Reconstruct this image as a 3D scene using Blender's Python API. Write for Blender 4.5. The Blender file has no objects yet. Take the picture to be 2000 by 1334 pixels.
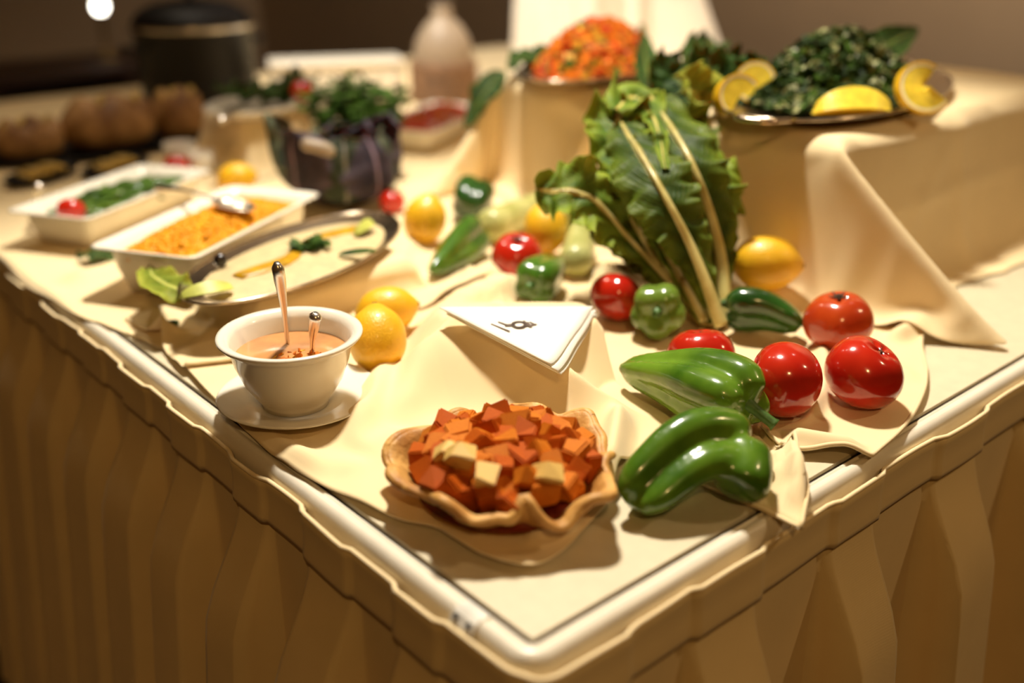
import bpy, bmesh, math, random
import numpy as np
from mathutils import Vector, Matrix
S = bpy.context.scene
C = S.collection
random.seed(7); rng = np.random.default_rng(7)
PI = math.pi

# ------------------------------------------------------------------ camera
FPX = 1998.736
RM = np.array([[0.75561358, 0.25685175, -0.60255729],
               [-0.65501764, 0.29629839, -0.69509651],
               [0.0, 0.91991002, 0.39212951]])
CAM = np.array([-0.37050102, -0.40655538, 1.2])
cd = bpy.data.cameras.new('camera'); cam = bpy.data.objects.new('camera', cd); C.objects.link(cam)
m4 = Matrix([list(RM[i]) + [CAM[i]] for i in range(3)] + [[0, 0, 0, 1]])
cam.matrix_world = m4
cd.sensor_width = 36; cd.lens = FPX * 36 / 2000; cd.clip_start = 0.02
cd.dof.use_dof = True; cd.dof.focus_distance = 0.93; cd.dof.aperture_fstop = 1.65
S.camera = cam

# ------------------------------------------------------------------ world, lights, exposure
w = bpy.data.worlds.new('world'); S.world = w; w.use_nodes = True
w.node_tree.nodes['Background'].inputs[0].default_value = (1.0, 0.43, 0.10, 1)
w.node_tree.nodes['Background'].inputs[1].default_value = 0.065
S.view_settings.view_transform = 'Standard'; S.view_settings.look = 'None'
S.view_settings.exposure = 0.0; S.view_settings.gamma = 1.0; S.view_settings.use_curve_mapping = False

def lamp(name, loc, target, power, size, angle, col, blend=0.6):
    l = bpy.data.lights.new(name, 'SPOT'); l.energy = power; l.color = col
    l.shadow_soft_size = size; l.spot_size = math.radians(angle); l.spot_blend = blend
    o = bpy.data.objects.new(name, l); C.objects.link(o); o.location = loc
    o.rotation_euler = (Vector(target) - Vector(loc)).to_track_quat('-Z', 'Y').to_euler()
    return o
WARM = (1.0, 0.83, 0.62)
LAMPS = [((0.62, 0.80, 2.62), (0.34, 0.44, 0.75), 262, 0.10, 60, (1.0, 0.93, 0.79)),
         ((0.45, 2.1, 2.62), (0.55, 1.45, 0.75), 32, 0.09, 62, (1.0, 0.85, 0.62)),
         ((0.40, 1.45, 2.62), (1.30, 1.78, 0.95), 260, 0.06, 40, (1.0, 0.92, 0.80)),
         ((1.9, 0.4, 2.62), (2.75, 1.6, 1.0), 150, 0.10, 100, (1.0, 0.84, 0.66)),  # added spot that brightens the tan wall
         ((-1.1, -1.5, 2.62), (-.1, 0.7, 0.5), 44, 0.05, 80, (1.0, 0.60, 0.20)),  # added fill, rakes the pleats on the left skirt
         ((1.9, -1.3, 2.62), (0.4, 0.0, 0.5), 42, 0.05, 80, (1.0, 0.70, 0.36))]  # added fill, rakes the pleats on the right skirt
for i, a in enumerate(LAMPS):
    lamp('unseen_spot', *a)  # unseen spots, some of them added as fill

# ------------------------------------------------------------------ helpers
def at(px, py, z=0.75):
    d = RM @ np.array([px - 1000.0, 667.0 - py, -FPX])
    return CAM + d * ((z - CAM[2]) / d[2])
def V(p): return Vector((float(p[0]), float(p[1]), float(p[2])))

def mesh_obj(name, verts, faces, mat, parent=None, loc=None, smooth=True, uv=None, mats=None, midx=None):
    me = bpy.data.meshes.new(name)
    me.from_pydata([tuple(map(float, v)) for v in verts], [], [tuple(int(i) for i in f) for f in faces])
    if mats:
        for m in mats: me.materials.append(m)
        if midx is not None: me.polygons.foreach_set('material_index', np.array(midx, dtype=np.int32))
    else: me.materials.append(mat)
    if smooth: me.polygons.foreach_set('use_smooth', np.ones(len(me.polygons), dtype=bool))
    if uv is not None:
        l = me.uv_layers.new(name='UVMap')
        li = np.zeros(len(me.loops), dtype=np.int32); me.loops.foreach_get('vertex_index', li)
        l.data.foreach_set('uv', np.asarray(uv, dtype=np.float32)[li].ravel())
    me.update()
    o = bpy.data.objects.new(name, me); C.objects.link(o)
    if parent is not None: o.parent = parent
    if loc is not None: o.location = V(loc)
    return o
def tag(o, label, cat, group=None, kind=None):
    o['label'] = label; o['category'] = cat
    if group: o['group'] = group
    if kind: o['kind'] = kind
    return o
def thing(name, label, cat, loc=(0, 0, 0), rotz=0, group=None):
    o = bpy.data.objects.new(name, None); o.empty_display_size = 0.02; C.objects.link(o)
    o.location = V(loc); o.rotation_euler = (0, 0, rotz)
    return tag(o, label, cat, group)
def struct(o): o['kind'] = 'structure'; return o
def stuff(o): o['kind'] = 'stuff'; return o
def dup(root, loc=None, rot=None, label=None):
    r = root.copy(); C.objects.link(r)
    if loc is not None: r.location = V(loc)
    if rot is not None: r.rotation_euler = rot
    if label: r['label'] = label
    for ch in list(root.children):
        c = ch.copy(); C.objects.link(c); c.parent = r
        for g in list(ch.children):
            d = g.copy(); C.objects.link(d); d.parent = c
    return r

def box_vf(x0, x1, y0, y1, z0, z1):
    v = [(x, y, z) for z in (z0, z1) for y in (y0, y1) for x in (x0, x1)]
    f = [(0, 2, 3, 1), (4, 5, 7, 6), (0, 1, 5, 4), (1, 3, 7, 5), (3, 2, 6, 7), (2, 0, 4, 6)]
    return v, f
def box(name, dims, mat, parent=None, bevel=0.0, loc=None):
    v, f = box_vf(*dims)
    o = mesh_obj(name, v, f, mat, parent, loc, smooth=False)
    if bevel:
        b = o.modifiers.new('bevel', 'BEVEL'); b.width = bevel; b.segments = 3
    return o
def grid_faces(n, m, wrap_u=False, wrap_v=False):
    f = []
    for i in range(n if wrap_u else n - 1):
        for j in range(m if wrap_v else m - 1):
            a = i * m + j; b = ((i + 1) % n) * m + j
            c = ((i + 1) % n) * m + (j + 1) % m; d = i * m + (j + 1) % m
            f.append((a, b, c, d))
    return f
def lathe(prof, n=48, sx=1.0, sy=1.0):
    v = []
    for r, z in prof:
        for k in range(n):
            a = 2 * PI * k / n; v.append((r * sx * math.cos(a), r * sy * math.sin(a), z))
    f = grid_faces(len(prof), n, False, True)
    f = [tuple(reversed(q)) for q in f]
    return v, f
def catmull(P, n):
    P = [np.array(p, float) for p in P]
    if len(P) == 2: return np.array([P[0] + (P[1] - P[0]) * t for t in np.linspace(0, 1, n)])
    Q = [2 * P[0] - P[1]] + P + [2 * P[-1] - P[-2]]
    out = []
    k = len(P) - 1
    for t in np.linspace(0, k, n):
        i = min(int(t), k - 1); u = t - i
        a, b, c, d = Q[i], Q[i + 1], Q[i + 2], Q[i + 3]
        out.append(0.5 * (2 * b + (c - a) * u + (2 * a - 5 * b + 4 * c - d) * u * u + (3 * b - a - 3 * c + d) * u ** 3))
    return np.array(out)
def frames(P):
    T = np.gradient(P, axis=0); T /= np.linalg.norm(T, axis=1)[:, None] + 1e-12
    ref = np.array([0, 0, 1.0]) if abs(T[0][2]) < 0.9 else np.array([1.0, 0, 0])
    N = [np.cross(T[0], ref)]; N[0] /= np.linalg.norm(N[0])
    for i in range(1, len(P)):
        n = N[-1] - T[i] * np.dot(N[-1], T[i]); N.append(n / np.linalg.norm(n))
    N = np.array(N); B = np.cross(T, N)
    return T, N, B
def tube_vf(P, R, n=12, flat=1.0, cap=True):
    P = np.asarray(P, float); T, N, B = frames(P); v = []
    R = np.broadcast_to(np.asarray(R, float), (len(P),))
    for i in range(len(P)):
        for k in range(n):
            a = 2 * PI * k / n
            v.append(P[i] + R[i] * (math.cos(a) * N[i] + flat * math.sin(a) * B[i]))
    f = grid_faces(len(P), n, False, True)
    if cap:
        f.append(tuple(range(n))); f.append(tuple(reversed(range((len(P) - 1) * n, len(P) * n))))
    return v, f
def join(parts):
    v, f = [], []
    for a, b in parts:
        o = len(v); v += [tuple(q) for q in a]; f += [tuple(i + o for i in q) for q in b]
    return v, f
def sm(a, b, x):
    t = np.clip((x - a) / (b - a), 0, 1); return t * t * (3 - 2 * t)
def vnoise(x, y, seed=0, oct=3):
    r = np.random.default_rng(seed); z = 0
    for o in range(oct):
        for _ in range(5):
            a = r.uniform(0, 2 * PI); ph = r.uniform(0, 2 * PI); k = 2 ** o * r.uniform(.7, 1.3)
            z = z + np.sin((x * math.cos(a) + y * math.sin(a)) * k + ph) / (2 ** o)
    return z / 5

# ------------------------------------------------------------------ materials (all procedural)
def material(name, col, rough=0.5, var=0.12, scale=30, bump=0.0, bscale=200, metal=0.0, spec=0.5, sss=0.0,
             coat=0.0, sheen=0.0, trans=0.0, col2=None, emit=None, estr=0.0):
    m = bpy.data.materials.new(name); m.use_nodes = True; nt = m.node_tree; b = nt.nodes['Principled BSDF']
    tc = nt.nodes.new('ShaderNodeTexCoord'); n = nt.nodes.new('ShaderNodeTexNoise')
    n.inputs['Scale'].default_value = scale; n.inputs['Detail'].default_value = 4
    nt.links.new(tc.outputs['Object'], n.inputs['Vector'])
    r = nt.nodes.new('ShaderNodeValToRGB')
    c2 = col2 if col2 else tuple(min(1, c * (1 + var)) for c in col)
    r.color_ramp.elements[0].position = .35; r.color_ramp.elements[1].position = .65
    r.color_ramp.elements[0].color = tuple(c * (1 - var) for c in col) + (1,)
    r.color_ramp.elements[1].color = tuple(c2) + (1,)
    nt.links.new(n.outputs['Fac'], r.inputs['Fac']); nt.links.new(r.outputs['Color'], b.inputs['Base Color'])
    b.inputs['Roughness'].default_value = rough; b.inputs['Metallic'].default_value = metal
    b.inputs['Specular IOR Level'].default_value = spec
    b.inputs['Coat Weight'].default_value = coat; b.inputs['Coat Roughness'].default_value = 0.12
    b.inputs['Sheen Weight'].default_value = sheen
    if sss:
        b.inputs['Subsurface Weight'].default_value = sss; b.inputs['Subsurface Scale'].default_value = 0.01
        b.inputs['Subsurface Radius'].default_value = (1, .5, .2)
    if trans: b.inputs['Transmission Weight'].default_value = trans
    if emit:
        b.inputs['Emission Color'].default_value = emit + (1,); b.inputs['Emission Strength'].default_value = estr
    if bump:
        n2 = nt.nodes.new('ShaderNodeTexNoise'); n2.inputs['Scale'].default_value = bscale; n2.inputs['Detail'].default_value = 3
        nt.links.new(tc.outputs['Object'], n2.inputs['Vector'])
        bp = nt.nodes.new('ShaderNodeBump'); bp.inputs['Strength'].default_value = bump; bp.inputs['Distance'].default_value = 0.002
        nt.links.new(n2.outputs['Fac'], bp.inputs['Height']); nt.links.new(bp.outputs['Normal'], b.inputs['Normal'])
    return m
def fabric(name, col, rough=0.9, weave=2200):
    m = material(name, col, rough, var=0.03, scale=12, spec=0.15, sheen=0.15)
    nt = m.node_tree; b = nt.nodes['Principled BSDF']; tc = [n for n in nt.nodes if n.type == 'TEX_COORD'][0]
    hs = []
    for d in ('X', 'Y'):
        wv = nt.nodes.new('ShaderNodeTexWave'); wv.bands_direction = d; wv.inputs['Scale'].default_value = weave / 6.28
        wv.inputs['Distortion'].default_value = 1.5; nt.links.new(tc.outputs['Object'], wv.inputs['Vector']); hs.append(wv)
    ad = nt.nodes.new('ShaderNodeMath'); nt.links.new(hs[0].outputs['Fac'], ad.inputs[0]); nt.links.new(hs[1].outputs['Fac'], ad.inputs[1])
    bp = nt.nodes.new('ShaderNodeBump'); bp.inputs['Strength'].default_value = 0.06; bp.inputs['Distance'].default_value = 0.001
    nt.links.new(ad.outputs[0], bp.inputs['Height']); nt.links.new(bp.outputs['Normal'], b.inputs['Normal'])
    return m
def leaf_mat(name, dark, light, rib, veins=16, rough=0.38, ribw=0.07):
    m = bpy.data.materials.new(name); m.use_nodes = True; nt = m.node_tree; b = nt.nodes['Principled BSDF']
    L = nt.links.new
    uv = nt.nodes.new('ShaderNodeUVMap'); sp = nt.nodes.new('ShaderNodeSeparateXYZ'); L(uv.outputs[0], sp.inputs[0])
    def mth(op, a, bb=None, c=None):
        n = nt.nodes.new('ShaderNodeMath'); n.operation = op
        for i, q in enumerate((a, bb, c)):
            if q is None: continue
            if isinstance(q, (int, float)): n.inputs[i].default_value = q
            else: L(q, n.inputs[i])
        return n.outputs[0]
    au = mth('ABSOLUTE', mth('MULTIPLY_ADD', sp.outputs['X'], 2.0, -1.0))
    tc = nt.nodes.new('ShaderNodeTexCoord'); nz = nt.nodes.new('ShaderNodeTexNoise'); nz.inputs['Scale'].default_value = 45; nz.inputs['Detail'].default_value = 5
    L(tc.outputs['Object'], nz.inputs['Vector'])
    ph = mth('ADD', mth('MULTIPLY', mth('SUBTRACT', sp.outputs['Y'], mth('MULTIPLY', au, .22)), veins * 6.283), mth('MULTIPLY', nz.outputs['Fac'], 5.0))
    vein = mth('POWER', mth('ABSOLUTE', mth('SINE', ph)), 0.5)
    cr = nt.nodes.new('ShaderNodeValToRGB'); cr.color_ramp.elements[0].position = .3; cr.color_ramp.elements[1].position = .7
    cr.color_ramp.elements[0].color = tuple(dark) + (1,); cr.color_ramp.elements[1].color = tuple(light) + (1,)
    L(mth('ADD', mth('MULTIPLY', nz.outputs['Fac'], .6), mth('MULTIPLY', mth('POWER', au, 1.6), .42)), cr.inputs['Fac'])
    mx = nt.nodes.new('ShaderNodeMixRGB'); mx.inputs['Color1'].default_value = tuple(rib) + (1,)
    ms = nt.nodes.new('ShaderNodeMapRange'); ms.inputs['From Min'].default_value = ribw * .6; ms.inputs['From Max'].default_value = ribw * 1.8
    L(au, ms.inputs['Value']); L(ms.outputs[0], mx.inputs['Fac']); L(cr.outputs['Color'], mx.inputs['Color2'])
    mv = nt.nodes.new('ShaderNodeMixRGB'); mv.inputs['Color1'].default_value = tuple(.5 * (a + c) for a, c in zip(light, rib)) + (1,)
    L(mth('MINIMUM', mth('MULTIPLY_ADD', vein, .8, .62), 1.0), mv.inputs['Fac']); L(mx.outputs[0], mv.inputs['Color2'])
    L(mv.outputs[0], b.inputs['Base Color'])
    bp = nt.nodes.new('ShaderNodeBump'); bp.inputs['Strength'].default_value = .45; bp.inputs['Distance'].default_value = .003
    L(mth('ADD', mth('MULTIPLY', vein, .35), mth('MULTIPLY', nz.outputs['Fac'], 1.8)), bp.inputs['Height']); L(bp.outputs['Normal'], b.inputs['Normal'])
    b.inputs['Roughness'].default_value = rough + .1; b.inputs['Specular IOR Level'].default_value = .14; b.inputs['Subsurface Weight'].default_value = .12; b.inputs['Subsurface Scale'].default_value = .006
    return m

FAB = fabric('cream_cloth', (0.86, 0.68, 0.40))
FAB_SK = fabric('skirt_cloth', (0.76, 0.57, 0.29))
FAB_W = fabric('white_cloth', (0.87, 0.82, 0.72))
NAPK = fabric('napkin_linen', (0.90, 0.86, 0.77))
PORC = material('white_porcelain', (0.86, 0.80, 0.68), 0.18, .02, coat=.3)
PANEL = material('cream_laminate', (0.70, 0.61, 0.43), 0.32, .03, 60)
RIMM = material('cream_plastic_rim', (0.82, 0.74, 0.60), 0.25, .03)
DARK = material('dark_rubber', (0.012, 0.007, 0.005), 0.5)
WOOD_H = material('plain_board', (0.45, 0.30, 0.16), 0.7)
GREEN = material('pepper_green', (0.042, 0.135, 0.012), 0.22, .35, 14, coat=.5, col2=(0.095, 0.22, 0.018), sss=.03)
GREEN_M = material('pepper_bright_green', (0.060, 0.175, 0.008), 0.24, .35, 14, coat=.4, col2=(0.15, 0.28, 0.02), sss=.03)
GREEN_D = material('pepper_dark_green', (0.016, 0.070, 0.010), 0.2, .35, 14, coat=.5, col2=(0.030, 0.11, 0.013))
GREEN_L = material('pepper_light_green', (0.085, 0.19, 0.016), 0.25, .3, 16, coat=.4, col2=(0.20, 0.30, 0.04))
STEMG = material('stem_green', (0.06, 0.14, 0.02), 0.5, .3, 60, bump=.3)
STEMB = material('dry_stem', (0.05, 0.025, 0.01), 0.8, .3, 60)
TOM = material('tomato_red', (0.50, 0.012, 0.006), 0.16, .15, 12, coat=.6, sss=.08, col2=(0.62, 0.03, 0.008))
TOM_O = material('tomato_orange_red', (0.50, 0.035, 0.008), 0.2, .2, 12, coat=.5, sss=.08, col2=(0.60, 0.09, 0.012))
LEM = material('lemon_yellow', (0.86, 0.48, 0.015), 0.38, .10, 18, bump=.35, bscale=420, coat=.15, sss=.1)
LEM_F = material('lemon_flesh', (0.88, 0.64, 0.06), 0.25, .15, 80, bump=.3, bscale=300, sss=.2)
PITH = material('lemon_pith', (0.88, 0.78, 0.45), 0.6, .05)
PASTRY = material('pastry_crust', (0.58, 0.25, 0.045), 0.55, .28, 45, bump=.6, bscale=160, col2=(0.78, 0.44, 0.12))
DICE_O = material('glazed_dice_orange', (0.60, 0.105, 0.007), 0.5, .35, 90, spec=.12, col2=(0.78, 0.26, 0.018), bump=.25, bscale=180)
DICE_R = material('glazed_dice_red', (0.42, 0.055, 0.003), 0.5, .35, 90, spec=.12, col2=(0.62, 0.13, 0.006), bump=.25, bscale=180)
DICE_Y = material('pale_dice_yellow', (0.78, 0.50, 0.14), 0.35, .15, 60, coat=.3, bump=.25, bscale=180)
SAUCE = material('dark_sauce', (0.16, 0.02, 0.006), 0.2, .3, 60, coat=.4)
SOUP = material('orange_soup', (0.60, 0.27, 0.11), 0.10, .25, 22, coat=.5, col2=(0.72, 0.34, 0.12))
STEEL = material('stainless_steel', (0.75, 0.68, 0.58), 0.28, .03, metal=1.0)
TRAYM = material('silver_tray_metal', (0.55, 0.45, 0.33), 0.22, .06, metal=1.0)
BLACKM = material('black_enamel', (0.006, 0.005, 0.005), 0.5, .1, spec=.25)
WALLM = material('tan_plaster', (0.42, 0.31, 0.20), 0.85, .03, 3, bump=.1, bscale=60)
FLOORM = material('dark_carpet', (0.030, 0.014, 0.008), 0.95, .3, 40, bump=.3, bscale=150)
CEILM = material('ceiling_paint', (0.60, 0.48, 0.34), 0.9, .02)
DWOOD = material('dark_wood', (0.045, 0.018, 0.008), 0.45, .35, 9)
CORN = material('corn_yellow', (0.72, 0.30, 0.003), 0.4, .15, 90, spec=.25)
CREAMY = material('cream_salad', (0.62, 0.48, 0.25), 0.55, .10, 60, bump=.7, bscale=130)
DRESS = material('mustard_dressing', (0.52, 0.28, 0.01), 0.3, .25, 50)
CUKE = material('cucumber_flesh', (0.55, 0.58, 0.12), 0.3, .15, 60)
HERB = material('herb_green', (0.026, 0.078, 0.006), 0.6, .5, 60, spec=.15, col2=(0.07, 0.14, 0.012))
HERB_D = material('chopped_herb_dark', (0.012, 0.030, 0.004), 0.6, .5, 60, spec=.15, col2=(0.035, 0.065, 0.008))
HERB_P = material('chopped_pale_bits', (0.20, 0.20, 0.07), 0.5, .4, 60)
CAB = leaf_mat('cabbage_leaf', (0.024, 0.034, 0.020), (0.10, 0.11, 0.065), (0.22, 0.20, 0.17), 7, .55, .03)
CAB_P = leaf_mat('red_cabbage_inner', (0.020, 0.014, 0.022), (0.080, 0.062, 0.080), (0.24, 0.16, 0.20), 7, .5, .03)
LETT = leaf_mat('romaine_leaf', (0.055, 0.115, 0.008), (0.24, 0.31, 0.030), (0.62, 0.50, 0.15), 15)
LETT_D = leaf_mat('romaine_dark_leaf', (0.024, 0.054, 0.004), (0.11, 0.155, 0.010), (0.55, 0.44, 0.13), 15)
RIB = material('lettuce_rib', (0.60, 0.48, 0.14), 0.35, .18, 40, coat=.2, col2=(0.66, 0.58, 0.22))
KALE = leaf_mat('dark_garnish_leaf', (0.010, 0.032, 0.005), (0.04, 0.085, 0.012), (0.12, 0.16, 0.03), 12)
LIMEL = leaf_mat('pale_garnish_leaf', (0.12, 0.17, 0.015), (0.34, 0.36, 0.04), (0.5, 0.5, 0.12), 10)
SQUASH = material('pale_squash', (0.42, 0.42, 0.11), 0.35, .15, 25, coat=.2, col2=(0.55, 0.53, 0.20))
BREAD = material('brown_crust', (0.30, 0.13, 0.035), 0.6, .4, 16, bump=.5, bscale=60, col2=(0.56, 0.33, 0.14))
OLIVE = material('black_olive', (0.015, 0.008, 0.008), 0.2, .2, coat=.4)
WICK = material('brown_wicker', (0.22, 0.12, 0.06), 0.7, .3, 40, bump=.5, bscale=120)
VASEM = material('beige_ceramic', (0.33, 0.25, 0.17), 0.5, .06)
INK = material('dark_print', (0.16, 0.11, 0.08), 0.8)
PLAST = material('clear_white_clip', (0.80, 0.76, 0.68), 0.25)
ORANGE_B = material('salad_orange_bits', (0.55, 0.14, 0.010), 0.5, .3, 60, spec=.15)
RED_B = material('salad_red_bits', (0.46, 0.045, 0.006), 0.5, .3, 60, spec=.15)
YEL_B = material('salad_yellow_bits', (0.60, 0.32, 0.03), 0.5, .3, 60, spec=.15)
PINK_B = material('shredded_red', (0.62, 0.11, 0.05), 0.4, .25, 60)
GLOW = material('lit_bulb', (1, .95, .85), .4, emit=(1.0, 0.93, 0.8), estr=14)
SHADE = material('lamp_brass', (0.5, 0.35, 0.15), .3, metal=1.0)
CAKE = material('yellow_slices', (0.55, 0.36, 0.07), 0.5, .35, 40, bump=.4)

# ------------------------------------------------------------------ room
TX, TY, ZT = 2.05, 2.38, 0.75        # table panel size and height
def plane(name, vs, mat): return struct(mesh_obj(name, vs, [(0, 1, 2, 3)], mat, smooth=False))
WX, WY = 2.75, 5.55
box_room = dict(x0=-3.2, y0=-3.2)
def slab(name, d, mat): return struct(box(name, d, mat))
slab('floor', (-3.2, WX + .1, -3.2, WY + .1, -.1, 0), FLOORM)
slab('ceiling', (-3.2, WX + .1, -3.2, WY + .1, 2.7, 2.8), CEILM)
slab('wall_right', (WX, WX + .1, -3.2, WY + .1, 0, 2.7), WALLM)
slab('wall_back', (-3.2, WX, WY, WY + .1, 0, 2.7), WALLM)
slab('baseboard_right', (WX - .02, WX, -3.2, WY, 0, .1), DWOOD)
slab('baseboard_back', (-3.2, WX - .02, WY - .02, WY, 0, .1), DWOOD)
for i, a in enumerate(LAMPS):  # made-up fittings, added to house the unseen spots
    t = thing('added_ceiling_fitting', 'round brass ceiling fitting added to house an unseen spot light', 'lamp', (a[0][0], a[0][1], 2.7), 0, 'added ceiling fittings')
    v, f = lathe([(.10, 0), (.11, -.006), (.105, -.012), (.085, -.012), (.08, 0.0)], 32); mesh_obj('trim_ring', v, f, SHADE, t)
    v, f = lathe([(.0, -.002), (.06, -.004), (.082, -.001)], 24); mesh_obj('diffuser', v, f, GLOW, t)

# ------------------------------------------------------------------ table
def offset_path(d, n_arc=10, step=0.02, ylen=TY, xlen=TX):
    P = []
    for y in np.linspace(ylen, 0, int(ylen / step))[:-1]: P.append((-d, y))
    for k in range(n_arc + 1):
        a = PI + PI / 2 * k / n_arc; P.append((d * math.cos(a), d * math.sin(a)))
    for x in np.linspace(0, xlen, int(xlen / step))[1:]: P.append((x, -d))
    return P
table = thing('buffet_table', 'long cream-topped buffet table with a rounded plastic rim and dark gasket line', 'table')
box('inset_panel', (0, TX, 0, TY, ZT - .03, ZT), PANEL, table)
v, f = [], []
prof = [(0.0002, ZT - .02), (0.0002, ZT - .0035), (0.0052, ZT - .0035), (0.0052, ZT - .02)]
rows = [offset_path(d, 8) for d, z in prof]
v = [(p[0], p[1], prof[i][1]) for i, r in enumerate(rows) for p in r]
mesh_obj('gasket', v, grid_faces(4, len(rows[0])), DARK, table)
prof = [(.0052, ZT - .02), (.0052, ZT - .001), (.0058, ZT + .0004), (.0074, ZT + .0004), (.0082, ZT - .0012), (.0095, ZT - .0006), (.012, ZT + .0012), (.0155, ZT + .001), (.0190, ZT - .002), (.0212, ZT - .007), (.0222, ZT - .014), (.0222, ZT - .06), (.010, ZT - .06)]
rows = [offset_path(d, 12) for d, z in prof]
v = [(p[0], p[1], prof[i][1]) for i, r in enumerate(rows) for p in r]
mesh_obj('rim', v, grid_faces(len(prof), len(rows[0])), RIMM, table)
box('frame', (0.02, TX - .02, 0.02, TY - .02, ZT - .09, ZT - .03), WOOD_H, table)
for lx in (0.08, TX - .08):
    for ly in (0.08, TY - .08):
        v, f = lathe([(.0, 0), (.022, 0), (.02, .02), (.02, ZT - .09), (0, ZT - .09)], 16)
        mesh_obj('leg', v, f, STEEL, table, (lx, ly, 0))

# skirt: band plus box pleats
skirt = thing('table_skirt', 'cream pleated table skirt clipped around the buffet table rim', 'table skirt')
def perim(step=0.004):
    """points and outward normals along the rim, from the far end of the long side round the corner"""
    pts, nrm, s = [], [], []
    d0 = .019; acc = 0
    ys = np.arange(TY, 0, -step)
    for y in ys: pts.append((-d0, y)); nrm.append((-1, 0)); s.append(acc); acc += step
    na = 14
    for k in range(na + 1):
        a = PI + PI / 2 * k / na; pts.append((d0 * math.cos(a), d0 * math.sin(a))); nrm.append((math.cos(a), math.sin(a)))
        s.append(acc); acc += d0 * PI / 2 / na
    for x in np.arange(step, TX, step): pts.append((x, -d0)); nrm.append((0, -1)); s.append(acc); acc += step
    return np.array(pts), np.array(nrm), np.array(s)
PP, NN, SS = perim()
s_corner = TY + .02
r = np.random.default_rng(3)
# pleat layout: list of (start, end) of the proud faces, measured from the corner
def pleat_fn(s):
    o = np.zeros_like(s)
    edges = []
    # right side (s > corner): proud faces as seen on the short side
    for a, b in [(-.005, .075), (.145, .225), (.325, .400), (.50, .59), (.69, .77), (.87, .96), (1.06, 1.15), (1.27, 1.35), (1.46, 1.55), (1.66, 1.75), (1.86, 1.95)]:
        edges.append((s_corner + a, s_corner + b))
    p = s_corner - .085
    while p > .1:
        wdt = r.uniform(.055, .075); edges.append((p - wdt, p)); p -= wdt + r.uniform(.055, .08)
    for a, b in edges:
        k = .0035
        o = np.maximum(o, sm(a - k, a + k, s) * (1 - sm(b - k, b + k, s)) * (1 - .12 * (s - a) / (b - a)))
    return o
PL = pleat_fn(SS)
zs = np.concatenate([np.linspace(ZT - .052, ZT - .12, 8), np.linspace(ZT - .14, 0.02, 22)])
v = []
for z in zs:
    dp = (ZT - .05 - z)
    amp = .003 + .038 * sm(0, .13, np.array(dp)) + .09 * dp
    wav = .0015 * np.sin(SS * 60) * sm(.05, .5, np.array(dp)) + .012 * dp
    off = .0035 + amp * PL + wav
    for i in range(len(SS)):
        v.append((PP[i, 0] + NN[i, 0] * off[i], PP[i, 1] + NN[i, 1] * off[i], z))
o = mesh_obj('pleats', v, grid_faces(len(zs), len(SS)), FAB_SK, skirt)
v = []
bz = [ZT - .012, ZT - .014, ZT - .02, ZT - .03, ZT - .04, ZT - .05, ZT - .056]
for j, z in enumerate(bz):
    wob = .0006 * np.sin(SS * 41) + .0008 * np.sin(SS * 17 + 1)
    lip = [.0055, .0075, .0068, .0065, .0070, .0085, .0080][j]
    dz = .0012 * np.sin(SS * 27 + .8) * (1 - j / 6)
    for i in range(len(SS)):
        off = lip + wob[i] + .0045 * PL[i]
        v.append((PP[i, 0] + NN[i, 0] * off, PP[i, 1] + NN[i, 1] * off, z + dz[i]))
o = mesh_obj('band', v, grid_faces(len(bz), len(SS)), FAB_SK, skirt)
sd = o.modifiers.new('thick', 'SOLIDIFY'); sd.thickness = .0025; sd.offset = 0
# top piping of the band, a bright folded edge
v = [(PP[i, 0] + NN[i, 0] * (.0070 + .0045 * PL[i] + .0006 * math.sin(SS[i] * 41) + .0008 * math.sin(SS[i] * 17 + 1)), PP[i, 1] + NN[i, 1] * (.0070 + .0045 * PL[i] + .0006 * math.sin(SS[i] * 41) + .0008 * math.sin(SS[i] * 17 + 1)), ZT - .0108 + .0012 * math.sin(SS[i] * 27 + .8)) for i in range(0, len(SS), 2)]
v, f = tube_vf(v, .0023, 6); mesh_obj('piping', v, f, FAB, skirt)
# clip
q = at(903, 1208, ZT)
clip = thing('skirt_clip', 'small white plastic skirt clip with two dark holes on the table rim', 'clip', (-.021, q[1], ZT - .002))
v, f = [], []
pr = [(.014, .0035), (.006, .0042), (.001, .002), (-.0035, -.004), (-.0045, -.010)]
vv = [(x, y, z + t) for t in (0, -.0025) for x, z in pr for y in (-.012, .012)]
ff = grid_faces(5, 2) + [tuple(reversed([i + 10 for i in q])) for q in grid_faces(5, 2)] + [(0, 10, 11, 1), (8, 9, 19, 18)] + [(2 * i, 2 * i + 2, 2 * i + 12, 2 * i + 10) for i in range(4)] + [(2 * i + 1, 2 * i + 11, 2 * i + 13, 2 * i + 3) for i in range(4)]
mesh_obj('clip_body', vv, ff, PLAST, clip, smooth=False)
for yy in (-.007, .007):
    v, f = lathe([(0, .0008), (.0022, .0008), (.0024, 0)], 12); h = mesh_obj('hole', v, f, DARK, clip, (-.0015, yy, .0000)); h.rotation_euler = (0, -.8, 0)

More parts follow.
